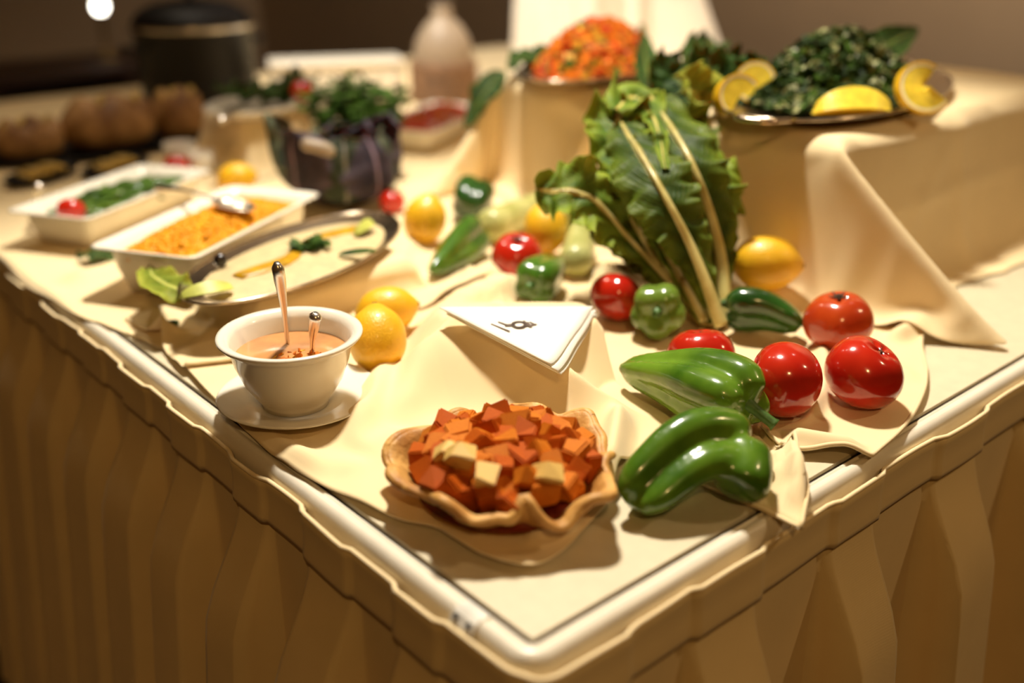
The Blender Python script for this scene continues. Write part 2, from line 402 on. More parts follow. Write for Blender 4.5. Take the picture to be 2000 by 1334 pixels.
# ------------------------------------------------------------------ cloth simulation for the draped stands
def drape(center, size, n, boxes, pins, steps=190, iters=9, seed=1, rot=0.0, zstart=None, lift=.0016, ymin=-9.0, ymax=9.0):
    """position-based cloth: a square grid falls over boxes (x0,x1,y0,y1,z1); pins = {(i,j): xyz}"""
    nx, ny = n
    lx, ly = size
    r_ = np.random.default_rng(seed)
    X, Y = np.meshgrid(np.linspace(-lx / 2, lx / 2, nx), np.linspace(-ly / 2, ly / 2, ny), indexing='ij')
    c, s_ = math.cos(rot), math.sin(rot)
    P = np.stack([center[0] + X * c - Y * s_, center[1] + X * s_ + Y * c, np.full_like(X, zstart) + r_.normal(0, .0008, X.shape)], -1)
    hx, hy = lx / (nx - 1), ly / (ny - 1)
    prev = P.copy(); start = P.copy()
    cons = []
    def add(i0, i1, j0, j1, di, dj, L, k):
        for par in (0, 1):
            if di: sa = (slice(i0 + par * di, i1, 2 * di), slice(j0, j1))
            else: sa = (slice(i0, i1), slice(j0 + par * dj, j1, 2 * dj))
            cons.append((sa, di, dj, L, k))
    def idx(sa, di, dj):
        ii = np.arange(nx)[sa[0]]; jj = np.arange(ny)[sa[1]]
        ii = ii[ii + di < nx]; jj = jj[(jj + dj < ny) & (jj + dj >= 0)]
        return np.ix_(ii, jj), np.ix_(ii + di, jj + dj)
    add(0, nx, 0, ny, 1, 0, hx, 1.0); add(0, nx, 0, ny, 0, 1, hy, 1.0)
    add(0, nx, 0, ny, 1, 1, math.hypot(hx, hy), .35); add(0, nx, 0, ny, 1, -1, math.hypot(hx, hy), .35)
    bend = [(2, 0, 2 * hx), (0, 2, 2 * hy)]
    CI = [(idx(sa, di, dj), L, k) for sa, di, dj, L, k in cons]
    for di, dj, L in bend:
        for par in range(4):
            sa = (slice(par, nx, 4), slice(0, ny)) if di else (slice(0, nx), slice(par, ny, 4))
            CI.append((idx(sa, di, dj), L, .12))
            # (pairs two apart; each colour touches a vertex once)
    for st in range(steps):
        vel = (P - prev) * .965; prev = P.copy(); P = P + vel; P[..., 2] -= 9.8 * .009 ** 2
        t = min(1, st / (steps * .55))
        for it in range(iters):
            for (a, b), L, k in CI:
                d = P[b] - P[a]; l = np.linalg.norm(d, axis=-1, keepdims=True) + 1e-9
                q_ = d * (k * .5 * (l - L) / l); P[a] += q_; P[b] -= q_
            for (i, j), tgt in pins.items(): P[i, j] = start[i, j] * (1 - t) + np.array(tgt) * t
        for (x0, x1, y0, y1, z1) in boxes:
            e = .006
            dx = np.minimum(P[..., 0] - (x0 - e), (x1 + e) - P[..., 0]); dy = np.minimum(P[..., 1] - (y0 - e), (y1 + e) - P[..., 1]); dz = (z1 + e) - P[..., 2]
            ins = (dx > 0) & (dy > 0) & (dz > 0)
            top = ins & (dz <= dx) & (dz <= dy)
            P[..., 2] = np.where(top, z1 + e, P[..., 2])
            for ax in (0, 1): prev[..., ax] = np.where(top, P[..., ax] * .7 + prev[..., ax] * .3, prev[..., ax])
            sx = ins & ~top & (dx <= dy)
            P[..., 0] = np.where(sx, np.where(P[..., 0] - x0 < x1 - P[..., 0], x0 - e, x1 + e), P[..., 0])
            sy = ins & ~top & ~sx
            P[..., 1] = np.where(sy, np.where(P[..., 1] - y0 < y1 - P[..., 1], y0 - e, y1 + e), P[..., 1])
        P[..., 1] += np.clip(np.clip(P[..., 1], ymin, ymax) - P[..., 1], -.0025, .0025) * (P[..., 2] < zstart - .02)
        ground = HM(P[..., 0], P[..., 1]) + lift
        g = P[..., 2] < ground
        P[..., 2] = np.where(g, ground, P[..., 2])
        for ax in (0, 1): P[..., ax] = np.where(g, prev[..., ax] * .8 + P[..., ax] * .2, P[..., ax])
    return P
def cloth_obj(name, P, mat, label, cat='cloth', thick=.0016, sub=1, group=None):
    nx, ny = P.shape[:2]
    o = mesh_obj(name, P.reshape(-1, 3), grid_faces(nx, ny), mat)
    s_ = o.modifiers.new('thick', 'SOLIDIFY'); s_.thickness = thick; s_.offset = 1
    if sub:
        b = o.modifiers.new('smooth', 'SUBSURF'); b.levels = sub; b.render_levels = sub
    return tag(o, label, cat, group)

ZC = ZT + .0045            # top of the flat cloth
def on(px, py, h, z0=ZC): return at(px, py, z0 + h)
# footprints of the things that press the cloth flat: boxes of the stands and capsules (p, q, radius) of the rest
b1 = (0.680, 1.34, 0.232, 0.56, 0.945); b2 = (0.762, 1.12, 0.690, 0.93, 0.932); b3 = (0.105, 0.33, 0.585, 0.715, 0.792)
b5 = (0.47, 0.64, 1.28, 1.46, 0.838); b4 = (1.60, 1.95, 1.62, 1.84, 1.42)
def _rod(c, L, ang): d = np.array((math.cos(ang), math.sin(ang))) * L; return np.array(c[:2]) - d, np.array(c[:2]) + d
PRESS = [(on(*p, h), on(*q, g), r_) for p, h, q, g, r_ in [
    ((1470, 790), .036, (1230, 720), .03, .030), ((1283, 612), .034, (1300, 575), .03, .024), ((1425, 598), .034, (1550, 637), .026, .022), ((930, 450), .034, (842, 532), .024, .026),
    ((930, 378), .04, (915, 410), .03, .034), ((1035, 558), .028, (1092, 515), .028, .030), ((1370, 697), .03, (1370, 697), .03, .022), ((1632, 627), .033, (1632, 627), .033, .026),
    ((1010, 500), .03, (1010, 500), .03, .026), ((1212, 582), .03, (1212, 582), .03, .024), ((830, 432), .03, (830, 432), .03, .028), ((755, 606), .028, (760, 600), .028, .024), ((737, 664), .03, (737, 664), .03, .026),
    ((1125, 520), .026, (1115, 490), .03, .024), ((945, 448), .03, (1090, 385), .032, .024), ((1385, 640), 0, (1385, 640), 0, .03), ((757, 392), .018, (757, 392), .018, .02),
    ((1524, 744), .037, (1524, 744), .037, .024), ((1686, 727), .033, (1686, 727), .033, .024), ((468, 345), .026, (468, 345), .026, .024)]]
PRESS += [(*_rod((.190, .842), .11, .54), .075), (*_rod((.165, 1.13), .11, .54), .075), (*_rod((.885, 1.30), .12, .48), .075), (np.array((.48, .985)), np.array((.48, .985)), .07), (np.array((.74, 2.06)), np.array((.74, 2.06)), .15),
          (np.array((.22, 1.65)), np.array((.48, 1.65)), .10), (np.array((.165, 1.475)), np.array((.285, 1.445)), .08), (np.array((1.2, 1.66)), np.array((1.2, 1.66)), .09), (np.array((.9, 1.78)), np.array((1.2, 1.9)), .13), (np.array((.40, 1.30)), np.array((.39, 1.39)), .03)]
def press(x, y, z, g, slope=1.1, boxes=True, gboxes=None):
    for p, q, r_ in PRESS:
        p, q = p[:2], q[:2]; d = q - p; L2 = max(1e-9, d @ d)
        t = np.clip(((x - p[0]) * d[0] + (y - p[1]) * d[1]) / L2, 0, 1)
        dist = np.hypot(x - p[0] - t * d[0], y - p[1] - t * d[1])
        z = np.minimum(z, g + slope * np.maximum(0, dist - r_))
    if boxes:
        for (x0, x1, y0, y1, _) in (b1, b2, b3, b4, b5):
            dist = np.hypot(np.maximum(np.maximum(x0 - x, x - x1), 0), np.maximum(np.maximum(y0 - y, y - y1), 0))
            z = np.minimum(z, (gboxes or g) + .35 * np.maximum(0, dist - .03))
    return z
class HMap:
    """height of the cloth laid so far, on a 4 mm grid"""
    def __init__(self): self.h = np.full((540, 620), ZT + .0005)
    def ij(self, x, y): return np.clip(((x + .06) / .004).astype(int), 0, 539), np.clip(((y + .06) / .004).astype(int), 0, 619)
    def add(self, x, y, z):
        i, j = self.ij(x.ravel(), y.ravel())
        for di in (-1, 0, 1):
            for dj in (-1, 0, 1): np.maximum.at(self.h, (np.clip(i + di, 0, 539), np.clip(j + dj, 0, 619)), z.ravel())
    def __call__(self, x, y): i, j = self.ij(x, y); return self.h[i, j]
    def refine(self, x, y, z, n=3):
        for a in range(n):
            for b in range(n):
                u, w_ = a / n, b / n; f = lambda q: (1 - u) * (1 - w_) * q[:-1, :-1] + u * (1 - w_) * q[1:, :-1] + (1 - u) * w_ * q[:-1, 1:] + u * w_ * q[1:, 1:]
                self.add(f(x), f(y), f(z))
HM = HMap()
# ------------------------------------------------------------------ flat cloths (Coons patches with folds)
def poly(pts, n):
    return catmull(pts, n)
def ridge_h(x, y, ridges):
    z = np.zeros_like(x)
    for (p0, p1, amp, wd) in ridges:
        a = at(*p0)[:2]; b = at(*p1)[:2]; d = b - a; L = np.linalg.norm(d); d /= L
        t = (x - a[0]) * d[0] + (y - a[1]) * d[1]; q = -(x - a[0]) * d[1] + (y - a[1]) * d[0]
        z += amp * np.exp(-(q / wd) ** 2) * sm(-.1 * L, .25 * L, t) * (1 - sm(.75 * L, 1.1 * L, t))
    return z
def coons(bottom, right, top, left, nu, nv):
    """bottom/top along u, left/right along v; world xy point lists"""
    b, t = catmull(bottom, nu), catmull(top, nu); l, r_ = catmull(left, nv), catmull(right, nv)
    u = np.linspace(0, 1, nu)[:, None, None]; v_ = np.linspace(0, 1, nv)[None, :, None]
    G = (1 - v_) * b[:, None, :] + v_ * t[:, None, :] + (1 - u) * l[None] + u * r_[None] - ((1 - u) * (1 - v_) * b[0] + u * (1 - v_) * b[-1] + (1 - u) * v_ * t[0] + u * v_ * t[-1])
    return G
def px2(pts): return [at(*p)[:2] for p in pts]

# base cloth over the whole panel
bot = px2([(250, 650), (330, 690), (480, 740), (700, 800), (950, 860), (1200, 890), (1300, 918), (1380, 955), (1470, 995), (1563, 1043)])
rgt = px2([(1563, 1043), (1580, 985), (1545, 925), (1512, 870), (1490, 800), (1540, 720), (1600, 660)]) + [np.array((.75, .26)), np.array((1.0, .33)), np.array((1.4, .38)), np.array((1.8, .42)), np.array((2.0, .6)), np.array((2.03, 1.0)), np.array((2.03, 1.6)), np.array((2.03, TY - .03))]
lft = [at(250, 650)[:2], np.array((-.016, .76)), np.array((-.024, .86)), np.array((-.028, .98)), np.array((-.023, 1.1)), np.array((-.029, 1.25)), np.array((-.025, 1.6)), np.array((-.028, 2.0)), np.array((-.006, TY - .03))]
top = [np.array((-.006, TY - .03)), np.array((.7, TY - .02)), np.array((1.4, TY - .03)), np.array((2.03, TY - .03))]
def resamp(pts, n):
    P = catmull(pts, 400); d = np.r_[0, np.cumsum(np.linalg.norm(np.diff(P, axis=0), axis=1))]
    t = np.linspace(0, d[-1], n); return np.stack([np.interp(t, d, P[:, k]) for k in range(2)], -1)
def coons_r(bottom, right, top, left, nu, nv, wu=None, wv=None):
    return coons(resamp(bottom, 60), resamp(right, 60), resamp(top, 60), resamp(left, 60), nu, nv)
G = coons_r(bot, rgt, top, lft, 210, 330)
x, y = G[..., 0], G[..., 1]
z = ZT + .0018 + .0010 * (1 + vnoise(x * 22, y * 22, 5)) + ridge_h(x, y, [
    ((1500, 850), (1530, 1000), .010, .010), ((1540, 900), (1565, 1020), .012, .008), ((1480, 960), (1560, 940), .008, .010),
    ((1525, 960), (1575, 965), .010, .007),
    ((905, 608), (1215, 548), .034, .022), ((930, 570), (1010, 520), .012, .012), ((860, 640), (990, 540), .010, .016),
    ((800, 480), (700, 560), .008, .02), ((700, 420), (900, 330), .01, .03), ((130, 560), (260, 520), .008, .02), ((60, 500), (180, 470), .008, .02),
    ((640, 565), (840, 480), .013, .018), ((815, 575), (960, 505), .016, .014), ((560, 640), (700, 590), .010, .014), ((1535, 880), (1560, 990), .012, .005), ((1505, 930), (1572, 915), .010, .006), ((1515, 1000), (1570, 985), .008, .006), ((430, 640), (300, 620), .010, .015)])
z = z - np.clip(-x - .0185, 0, 1) * .95 + .0015 * np.sin(y * 38) * sm(.004, -.02, x)
z = z + .006 * np.clip(vnoise(x * 9, y * 9, 11), 0, 2) * sm(-.01, .03, x)
z = press(x, y, z, ZT + .0030, slope=2.0)
lq = at(1496, 514, .809); z = np.maximum(z, lq[2] - .0325 - .0008 + .25 * 0 - 9 * ((x - lq[0]) ** 2 + (y - lq[1]) ** 2) ** 1.0 - .6 * np.maximum(0, np.hypot(x - lq[0], y - lq[1]) - .015))
HM.refine(x, y, z + .0013)
o = cloth_obj('table_cloth', np.stack([x, y, z], -1), FAB, 'cream linen cloth spread flat over the whole buffet table top', 'cloth', sub=0, thick=.0012)
ei = [(x[i, 0], y[i, 0], z[i, 0] + .0008) for i in range(150, x.shape[0])] + [(x[-1, j], y[-1, j], z[-1, j] + .0008) for j in range(1, 36)]
v, f = tube_vf(np.array(ei), .0020, 6); mesh_obj('hem', v, f, FAB, o)

# second cloth with the raised hump under the folded napkin
HA, HB = np.array((.756, -.655)), np.array((.655, .756))
bot = px2([(346, 706), (392, 760), (440, 808), (510, 880), (570, 925), (640, 962), (760, 1020), (850, 1042), (890, 1068), (950, 1100), (1040, 1121), (1100, 1088), (1140, 1045), (1190, 990)])
rgt = px2([(1190, 990), (1215, 935), (1265, 880), (1335, 846)])
top = px2([(425, 655), (560, 612), (700, 560), (850, 545), (1000, 565), (1110, 640), (1195, 752), (1335, 846)])
lft = px2([(346, 706), (380, 690), (425, 655)])
G = coons_r(bot, rgt, top, lft, 230, 130)
x, y = G[..., 0], G[..., 1]
a_, b_ = x * HA[0] + y * HA[1], x * HB[0] + y * HB[1]
hump = .050 * sm(.285, .385, b_ + .02 * np.sin(a_ * 22)) * (1 - sm(.47, .60, b_)) * sm(-.135, -.085, a_) * (1 - sm(.055, .125, a_))
U = np.linspace(0, 1, x.shape[0])[:, None]; W_ = np.linspace(0, 1, x.shape[1])[None]
edge = np.minimum(W_ * 6, 1) * np.ones_like(U)
z = ZT + .0038 + .0010 * (1 + vnoise(x * 26, y * 26, 15)) + hump + ridge_h(x, y, [
    ((1210, 832), (1185, 985), .030, .011), ((1085, 735), (1130, 830), .014, .012), ((860, 740), (1000, 690), .010, .012),
    ((770, 720), (690, 880), .020, .016), ((830, 720), (790, 840), .010, .014), ((940, 720), (1000, 800), .008, .016), ((800, 720), (760, 850), .006, .012), ((700, 900), (800, 860), .006, .02),
    ((880, 1048), (1120, 1050), .004, .02), ((1030, 1075), (1120, 1040), .010, .006), ((1110, 700), (1300, 820), .012, .014),
    ((500, 850), (640, 940), .006, .010), ((980, 700), (1010, 760), .010, .012), ((540, 900), (720, 930), .005, .014)])
liner = sm(.028, .0, np.abs(np.hypot((x - .105) / 1.0, (y - .150)) - .118)) * (W_ < .25) * .003
z = z + liner + .0028 * np.clip(vnoise(x * 14, y * 14, 21), 0, 2)
nA, nB, nC = at(858, 610, ZT + .074), at(1157, 608, ZT + .060), at(1089, 729, ZT + .058)
_n = np.cross(nB - nA, nC - nA); plane_z = nA[2] - (_n[0] * (x - nA[0]) + _n[1] * (y - nA[1])) / _n[2]
def _side(p, q): return (q[0] - p[0]) * (y - p[1]) - (q[1] - p[1]) * (x - p[0])
_s = np.sign((nB[0] - nA[0]) * (nC[1] - nA[1]) - (nB[1] - nA[1]) * (nC[0] - nA[0]))
_L = [_s * _side(p, q) / np.linalg.norm((q - p)[:2]) for p, q in ((nA, nB), (nB, nC), (nC, nA))]
_in = np.minimum(np.minimum(_L[0], _L[1]), _L[2])
z = np.minimum(z, plane_z - .005 + np.clip(-_in - .002, 0, 1) * .9)
z = press(x, y, z, ZT + .0068, boxes=False)
_bx = np.hypot(np.maximum(np.maximum(b3[0] - x, x - b3[1]), 0), np.maximum(np.maximum(b3[2] - y, y - b3[3]), 0)); z = np.minimum(z, ZT + .0060 + .5 * np.maximum(0, _bx - .03))
z = np.minimum(z, ZT + .0075 + .8 * np.maximum(0, np.hypot(x - .054, y - .396) - .05))
z = np.maximum(z, HM(x, y) + .0012)
HM.refine(x, y, z + .0016)
o = cloth_obj('draped_cloth', np.stack([x, y, z], -1), FAB, 'cream cloth bunched into a hump under the napkin, tart and soup bowl', 'cloth', sub=0, thick=.0014)
def zB_at(px_, py_):
    return float(z.ravel()[np.argmin((x.ravel() - px_) ** 2 + (y.ravel() - py_) ** 2)])
ZB = dict()
BX, BY, BZ = x.ravel().copy(), y.ravel().copy(), z.ravel().copy()
def zb(px_, py_): return float(BZ[np.argmin((BX - px_) ** 2 + (BY - py_) ** 2)])

# third cloth, hemmed, under the tomatoes
bot = px2([(1488, 846), (1510, 872), (1545, 893), (1620, 897), (1700, 906)])
rgt = px2([(1700, 906), (1765, 845), (1800, 782), (1806, 735), (1797, 690), (1800, 640)])
top = px2([(1500, 690), (1600, 650), (1700, 640), (1800, 640)])
lft = px2([(1488, 846), (1480, 780), (1500, 690)])
G = coons_r(bot, rgt, top, lft, 90, 80)
x, y = G[..., 0], G[..., 1]
z = ZT + .0065 + .001 * (1 + vnoise(x * 30, y * 30, 31)) + ridge_h(x, y, [
    ((1500, 868), (1690, 900), .013, .010), ((1545, 850), (1640, 760), .012, .009), ((1600, 690), (1610, 780), .014, .009),
    ((1740, 680), (1800, 650), .014, .010), ((1690, 700), (1790, 760), .004, .012), ((1520, 820), (1600, 822), .006, .008)])
z = press(x, y, z, ZT + .0072, boxes=False)
z = np.maximum(z, HM(x, y) + .0012)
HM.refine(x, y, z + .0016)
o = cloth_obj('hemmed_napkin', np.stack([x, y, z], -1), FAB, 'cream hemmed cloth lying under the red tomatoes at the table rim', 'cloth', sub=1, thick=.0014)
CX, CY, CZ = x.ravel().copy(), y.ravel().copy(), z.ravel().copy()
edge = [(x[i, 0], y[i, 0], z[i, 0] + .001) for i in range(x.shape[0])] + [(x[-1, j], y[-1, j], z[-1, j] + .001) for j in range(1, x.shape[1])]
v, f = tube_vf(np.array(edge), .0022, 6); mesh_obj('hem', v, f, FAB, o)

# right-hand stand with the green salad
P = drape((1.02, 0.360), (1.10, 0.67), (100, 64), [b1], {(k, k): tuple(np.array((.670, .222, .952)) * (k / 19) + np.array((.712, .014, ZT + .008)) * (1 - k / 19) - np.array((0, 0, .006)) * math.sin(PI * k / 19)) for k in range(0, 20)}, zstart=.953, seed=2, ymax=.624)
fc = (P[..., 1] < .245) & (P[..., 0] > .76) & (P[..., 2] < .94)
P[..., 1] -= np.where(fc, .006 * np.exp(-((P[..., 2] - .852 - .03 * (P[..., 0] - .9)) / .011) ** 2) + .006 * np.exp(-((P[..., 0] - .965) / .012) ** 2) + .004 * np.exp(-((P[..., 0] - P[..., 2] - .02) / .012) ** 2), 0)
cloth_obj('riser_cloth', P, FAB, 'cream cloth draped over the stand under the green herb salad tray', 'cloth')
tag(box('riser', (b1[0] + .009, b1[1] - .009, b1[2] + .009, b1[3] - .009, ZT + .0046, b1[4] + .002), WOOD_H, bevel=.020), 'plain box stand hidden under the cloth below the green herb salad', 'stand')
# middle stand with the orange salad
P = drape((.941, .81), (.728, .61), (76, 64), [b2], {(k, 63 - k): tuple(np.array((.757, .935, .938)) * (k / 19) + np.array((.585, .925, ZT + .008)) * (1 - k / 19) - np.array((0, 0, .020)) * math.sin(PI * k / 19)) for k in range(0, 20)}, zstart=.940, seed=4, ymin=.632)
cloth_obj('riser_cloth', P, FAB, 'cream cloth draped over the stand under the orange diced salad', 'cloth')
tag(box('riser', (b2[0] + .009, b2[1] - .009, b2[2] + .009, b2[3] - .009, ZT + .0046, b2[4] + .002), WOOD_H, bevel=.020), 'plain box stand hidden under the cloth below the orange diced salad', 'stand')
# low stand under the oval platter
P = drape((.205, .6225), (.40, .225), (64, 37), [b3], {(0, 0): (.012, .560, ZT + .012), (0, 22): (.03, .655, ZT + .032)}, zstart=.80, seed=5, steps=150, ymax=.738)
S3 = P.reshape(-1, 3).copy()
def zs3(x_, y_): return float(S3[np.argmin((S3[:, 0] - x_) ** 2 + (S3[:, 1] - y_) ** 2), 2])
cloth_obj('stand_cloth', P, FAB, 'cream cloth tented over the low stand under the oval creamy platter', 'cloth')
tag(box('low_stand', (b3[0] + .009, b3[1] - .009, b3[2] + .009, b3[3] - .009, ZT + .0078, b3[4] + .002), WOOD_H, bevel=.020), 'low box stand hidden under the oval creamy platter', 'stand')
# stand under the leafy plate
P = drape((.555, 1.37), (.33, .34), (40, 41), [b5], {}, zstart=.846, seed=6, steps=140)
cloth_obj('stand_cloth', P, FAB, 'cream cloth over the small stand under the plate of leaves and tomato', 'cloth')
tag(box('small_stand', (b5[0] + .009, b5[1] - .009, b5[2] + .009, b5[3] - .009, ZT + .0046, b5[4] + .002), WOOD_H, bevel=.020), 'small box stand hidden under the plate of leaves and tomato', 'stand')
# tall white stand against the wall
n = 200; m = 40; v = []
hx, hy = (b4[1] - b4[0]) / 2 + .008, (b4[3] - b4[2]) / 2 + .008; ccx, ccy = (b4[0] + b4[1]) / 2, (b4[2] + b4[3]) / 2
for j in range(m):
    t = max(0, (j - 6) / (m - 7)); z_ = b4[4] + .007 - (b4[4] - ZT + .0012) * t
    for k in range(n):
        a = 2 * PI * k / n; ca, sa = math.cos(a), math.sin(a); q = 1 / (abs(ca) ** 9 + abs(sa) ** 9) ** (1 / 9)
        fold = (.019 + .010 * math.sin(9 * a + 1) + .008 * math.sin(17 * a)) * t + .20 * t ** 1.6 * math.exp(-((a - 1.75 * PI) / .16) ** 2)
        e = min(1, j / 6) if j < 6 else 1
        v.append((ccx + (hx * q * ca) * e + ca * fold, ccy + (hy * q * sa) * e + sa * fold, z_))
o = mesh_obj('riser_cloth', v, [tuple(reversed(q)) for q in grid_faces(m, n, False, True)], FAB_W)
tag(o, 'white cloth hanging from the tall stand near the tan wall', 'cloth')
tag(box('tall_stand', (b4[0] + .009, b4[1] - .009, b4[2] + .009, b4[3] - .009, ZT + .0046, b4[4] + .002), WOOD_H, bevel=.020), 'tall box stand hidden under the long white cloth', 'stand')

# ------------------------------------------------------------------ vegetables
def lobe_vf(P, R, n=20):
    return tube_vf(P, R, n, cap=True)
def pepper(name, label, stem_end, tip, R, nlobes=3, bend=(0, 0, 0), mat=GREEN, spread=.48, taper=.45, extra=None, stem_dir=None, stem_len=.03, roll=0.0, vox=.0035, blunt=.25, dimple=.10):
    """a bell pepper grown from a bundle of lobes that merge; spine runs from the stem end to the tip"""
    A, Bp = np.array(stem_end, float), np.array(tip, float); mid = (A + Bp) / 2 + np.array(bend, float)
    n = 22
    SP = catmull([A, mid, Bp], n); T, N, B = frames(SP)
    base = SP[0].copy(); base[2] = min(SP[:, 2]) - R
    t = np.linspace(0, 1, n)
    env = np.sqrt(np.clip(1 - ((.16 - t) / .16).clip(0, 1) ** 2.2, 0, 1)) * (1 - (1 - taper) * sm(.25, 1.0, t)) * np.sqrt(np.clip(1 - ((t - (1 - blunt)) / blunt).clip(0, 1) ** 2, 0, 1))
    env = np.maximum(env, .05)
    parts = []
    rl = R * (.56 if nlobes > 2 else .66)
    for k in range(nlobes):
        a = 2 * PI * k / nlobes + roll
        sh = .05 * math.sin(k * 2.1 + roll)
        off = (np.cos(a) * N + np.sin(a) * B) * (R * spread * env)[:, None]
        Pk = SP + off - base - T * sh * R
        parts.append(lobe_vf(Pk, rl * env * (1 + .06 * math.sin(k * 1.7 + roll * 3)), 18))
    core = SP[3:-2] - base
    parts.append(lobe_vf(core, R * .60 * env[3:-2], 14))
    if extra:
        for pts, rad in extra:
            Q = catmull([np.array(p, float) for p in pts], 14) - base
            tt = np.linspace(0, 1, 14); e = np.sqrt(np.clip(1 - ((.12 - tt) / .12).clip(0, 1) ** 2, 0, 1)) * np.sqrt(np.clip(1 - ((tt - .72) / .28).clip(0, 1) ** 2, 0.003, 1))
            parts.append(lobe_vf(Q, rad * np.maximum(e, .06), 18))
    root = thing(name, label, 'pepper', base)
    v, f = join(parts)
    o = mesh_obj('body', v, f, mat, root)
    rm = o.modifiers.new('fuse', 'REMESH'); rm.mode = 'VOXEL'; rm.voxel_size = vox; rm.use_smooth_shade = True
    s_ = o.modifiers.new('soften', 'SMOOTH'); s_.factor = .5; s_.iterations = 5
    # calyx and stem
    d0 = -T[0] if stem_dir is None else np.array(stem_dir, float) / np.linalg.norm(stem_dir)
    s0 = SP[0] + T[0] * R * .30 - base
    c = s0 - T[0] * R * .02
    Q = catmull([c, c - T[0] * R * .25, c - T[0] * R * .3 + d0 * stem_len * .6, c - T[0] * R * .3 + d0 * stem_len], 12)
    v, f = tube_vf(Q, np.interp(np.linspace(0, 1, 12), [0, .2, .45, .9, 1], [R * .42, R * .26, R * .15, R * .15, R * .19]), 10)
    mesh_obj('stem', v, f, STEMG, root)
    return root

def tomato(label, c, R, tilt=(0, 0), mat=TOM, rotz=0.0, squash=.86, scar=True):
    t = thing('tomato', label, 'tomato', (c[0], c[1], c[2] - R * squash), rotz)
    n, m = 28, 40; v = []
    for i in range(n + 1):
        ph = PI * i / n
        for k in range(m):
            a = 2 * PI * k / m
            rr = R * (1 + .022 * math.cos(5 * a + .5) * math.sin(ph) + .012 * math.cos(3 * a + 1))
            zz = math.cos(ph) * squash - .16 * math.exp(-(ph / .32) ** 2) * (1 + .25 * math.cos(5 * a))
            v.append((rr * math.sin(ph) ** .92 * math.cos(a), rr * math.sin(ph) ** .92 * math.sin(a), R * zz + R * squash))
    f = [tuple(reversed(q)) for q in grid_faces(n + 1, m, False, True)]
    M = Matrix.Translation((0, 0, R * squash)) @ Matrix.Rotation(tilt[1], 4, 'Z') @ Matrix.Rotation(tilt[0], 4, 'Y') @ Matrix.Translation((0, 0, -R * squash))
    v = [M @ Vector(q) for q in v]
    mesh_obj('body', v, f, mat, t)
    parts = []
    for k in range(5 if scar else 0):
        a = 2 * PI * k / 5
        P = [(0, 0, R * squash * 2 - .15 * R), (.13 * R * math.cos(a), .13 * R * math.sin(a), R * squash * 2 - .10 * R), (.30 * R * math.cos(a), .30 * R * math.sin(a), R * squash * 2 - .03 * R)]
        parts.append(tube_vf(catmull(P, 5), [.05 * R, .06 * R, .05 * R, .035 * R, .012 * R], 6, .5))
    parts.append(tube_vf([(0, 0, R * squash * 2 - .18 * R), (0, 0, R * squash * 2 - (.02 if scar else .12) * R)], [.09 * R, .07 * R], 8))
    v, f = join(parts); v = [M @ Vector(q) for q in v]
    mesh_obj('calyx', v, f, STEMB, t)
    return t

def lemon(label, c, L, R, axis=(1, 0, 0), mat=LEM, knob=1.0):
    t = thing('lemon', label, 'lemon', (c[0], c[1], c[2] - R))
    pr = []
    for s_ in np.linspace(0, 1, 34):
        ph = PI * s_; x_ = -math.cos(ph)
        r_ = R * math.sin(ph) ** .82
        xx = x_ * L * .5 * .86
        xx += L * .07 * knob * math.exp(-((1 - s_) / .10) ** 2) - L * .05 * math.exp(-(s_ / .09) ** 2)
        pr.append((max(r_, .0001), xx))
    v, f = lathe(pr, 36)
    q = Vector((0, 0, 1)).rotation_difference(Vector(axis).normalized())
    v = [q @ Vector(p) + Vector((0, 0, R)) for p in v]
    mesh_obj('rind', v, f, mat, t)
    tip = q @ Vector((0, 0, L * .5 * .86 + L * .068 * knob)) + Vector((0, 0, R))
    v, f = lathe([(0.0001, .0015), (.003, .001), (.0042, -.002)], 12); v = [q @ Vector(p) + tip for p in v]
    mesh_obj('stem_scar', v, f, STEMB, t)
    return t


# tomatoes
tomato('glossy red tomato sitting alone on the hemmed cloth beside its stitched edge', on(1686, 727, .033, ZT + .009), .0375, (.5, 5.2), scar=False)
tomato('tall red tomato standing between two green peppers and the lone tomato', on(1531, 743, .036, ZT + .0085), .0355, (1.25, 2.2), squash=.96, scar=False)
tomato('red tomato half hidden behind the long green pepper and the small pepper', on(1370, 697, .030), .0345, (.3, 1.0), scar=False)
tomato('orange-red tomato with brown stem leaning on the draped stand', on(1638, 627, .033, ZT + .0085), .0365, (.12, 2.5), mat=TOM_O)
tomato('red tomato beside a yellow lemon and the pale squashes', on(1010, 500, .030), .0335, (.3, 4.0))
tomato('red tomato tucked under the rolled fold of cloth near the lettuce', on(1204, 580, .029), .0310, (.8, .2))

# green peppers
pepper('green_pepper', 'bright green bent pepper lying on the table panel beside the tart', on(1455, 885, .033, ZT), on(1228, 988, .015, ZT), .0290, 3, bend=(.006, .004, .020), mat=GREEN_M, taper=.78, blunt=.2,
       extra=[([on(1452, 880, .037, ZT), on(1452, 925, .030, ZT), on(1440, 968, .020, ZT)], .0235)], stem_dir=(.6, -.62, -.35), stem_len=.022, roll=.95, spread=.66)
pepper('green_pepper', 'large green pepper with deep shoulder lobes and stem, beside the tall tomato', on(1466, 793, .044, ZT), on(1212, 719, .027, ZT), .0335, 4, bend=(.004, -.004, .004), mat=GREEN_M, taper=.42, blunt=.2, stem_dir=(.3, -.8, -.5), stem_len=.026, roll=.5, spread=.62)
pepper('green_pepper', 'small pale green pepper with its stem hollow showing under the lettuce', on(1281, 614, .033), on(1290, 584, .028), .0290, 5, mat=GREEN_L, taper=.7, spread=.56, stem_dir=(-.5, -.6, .5), stem_len=.012, roll=.2, blunt=.35)
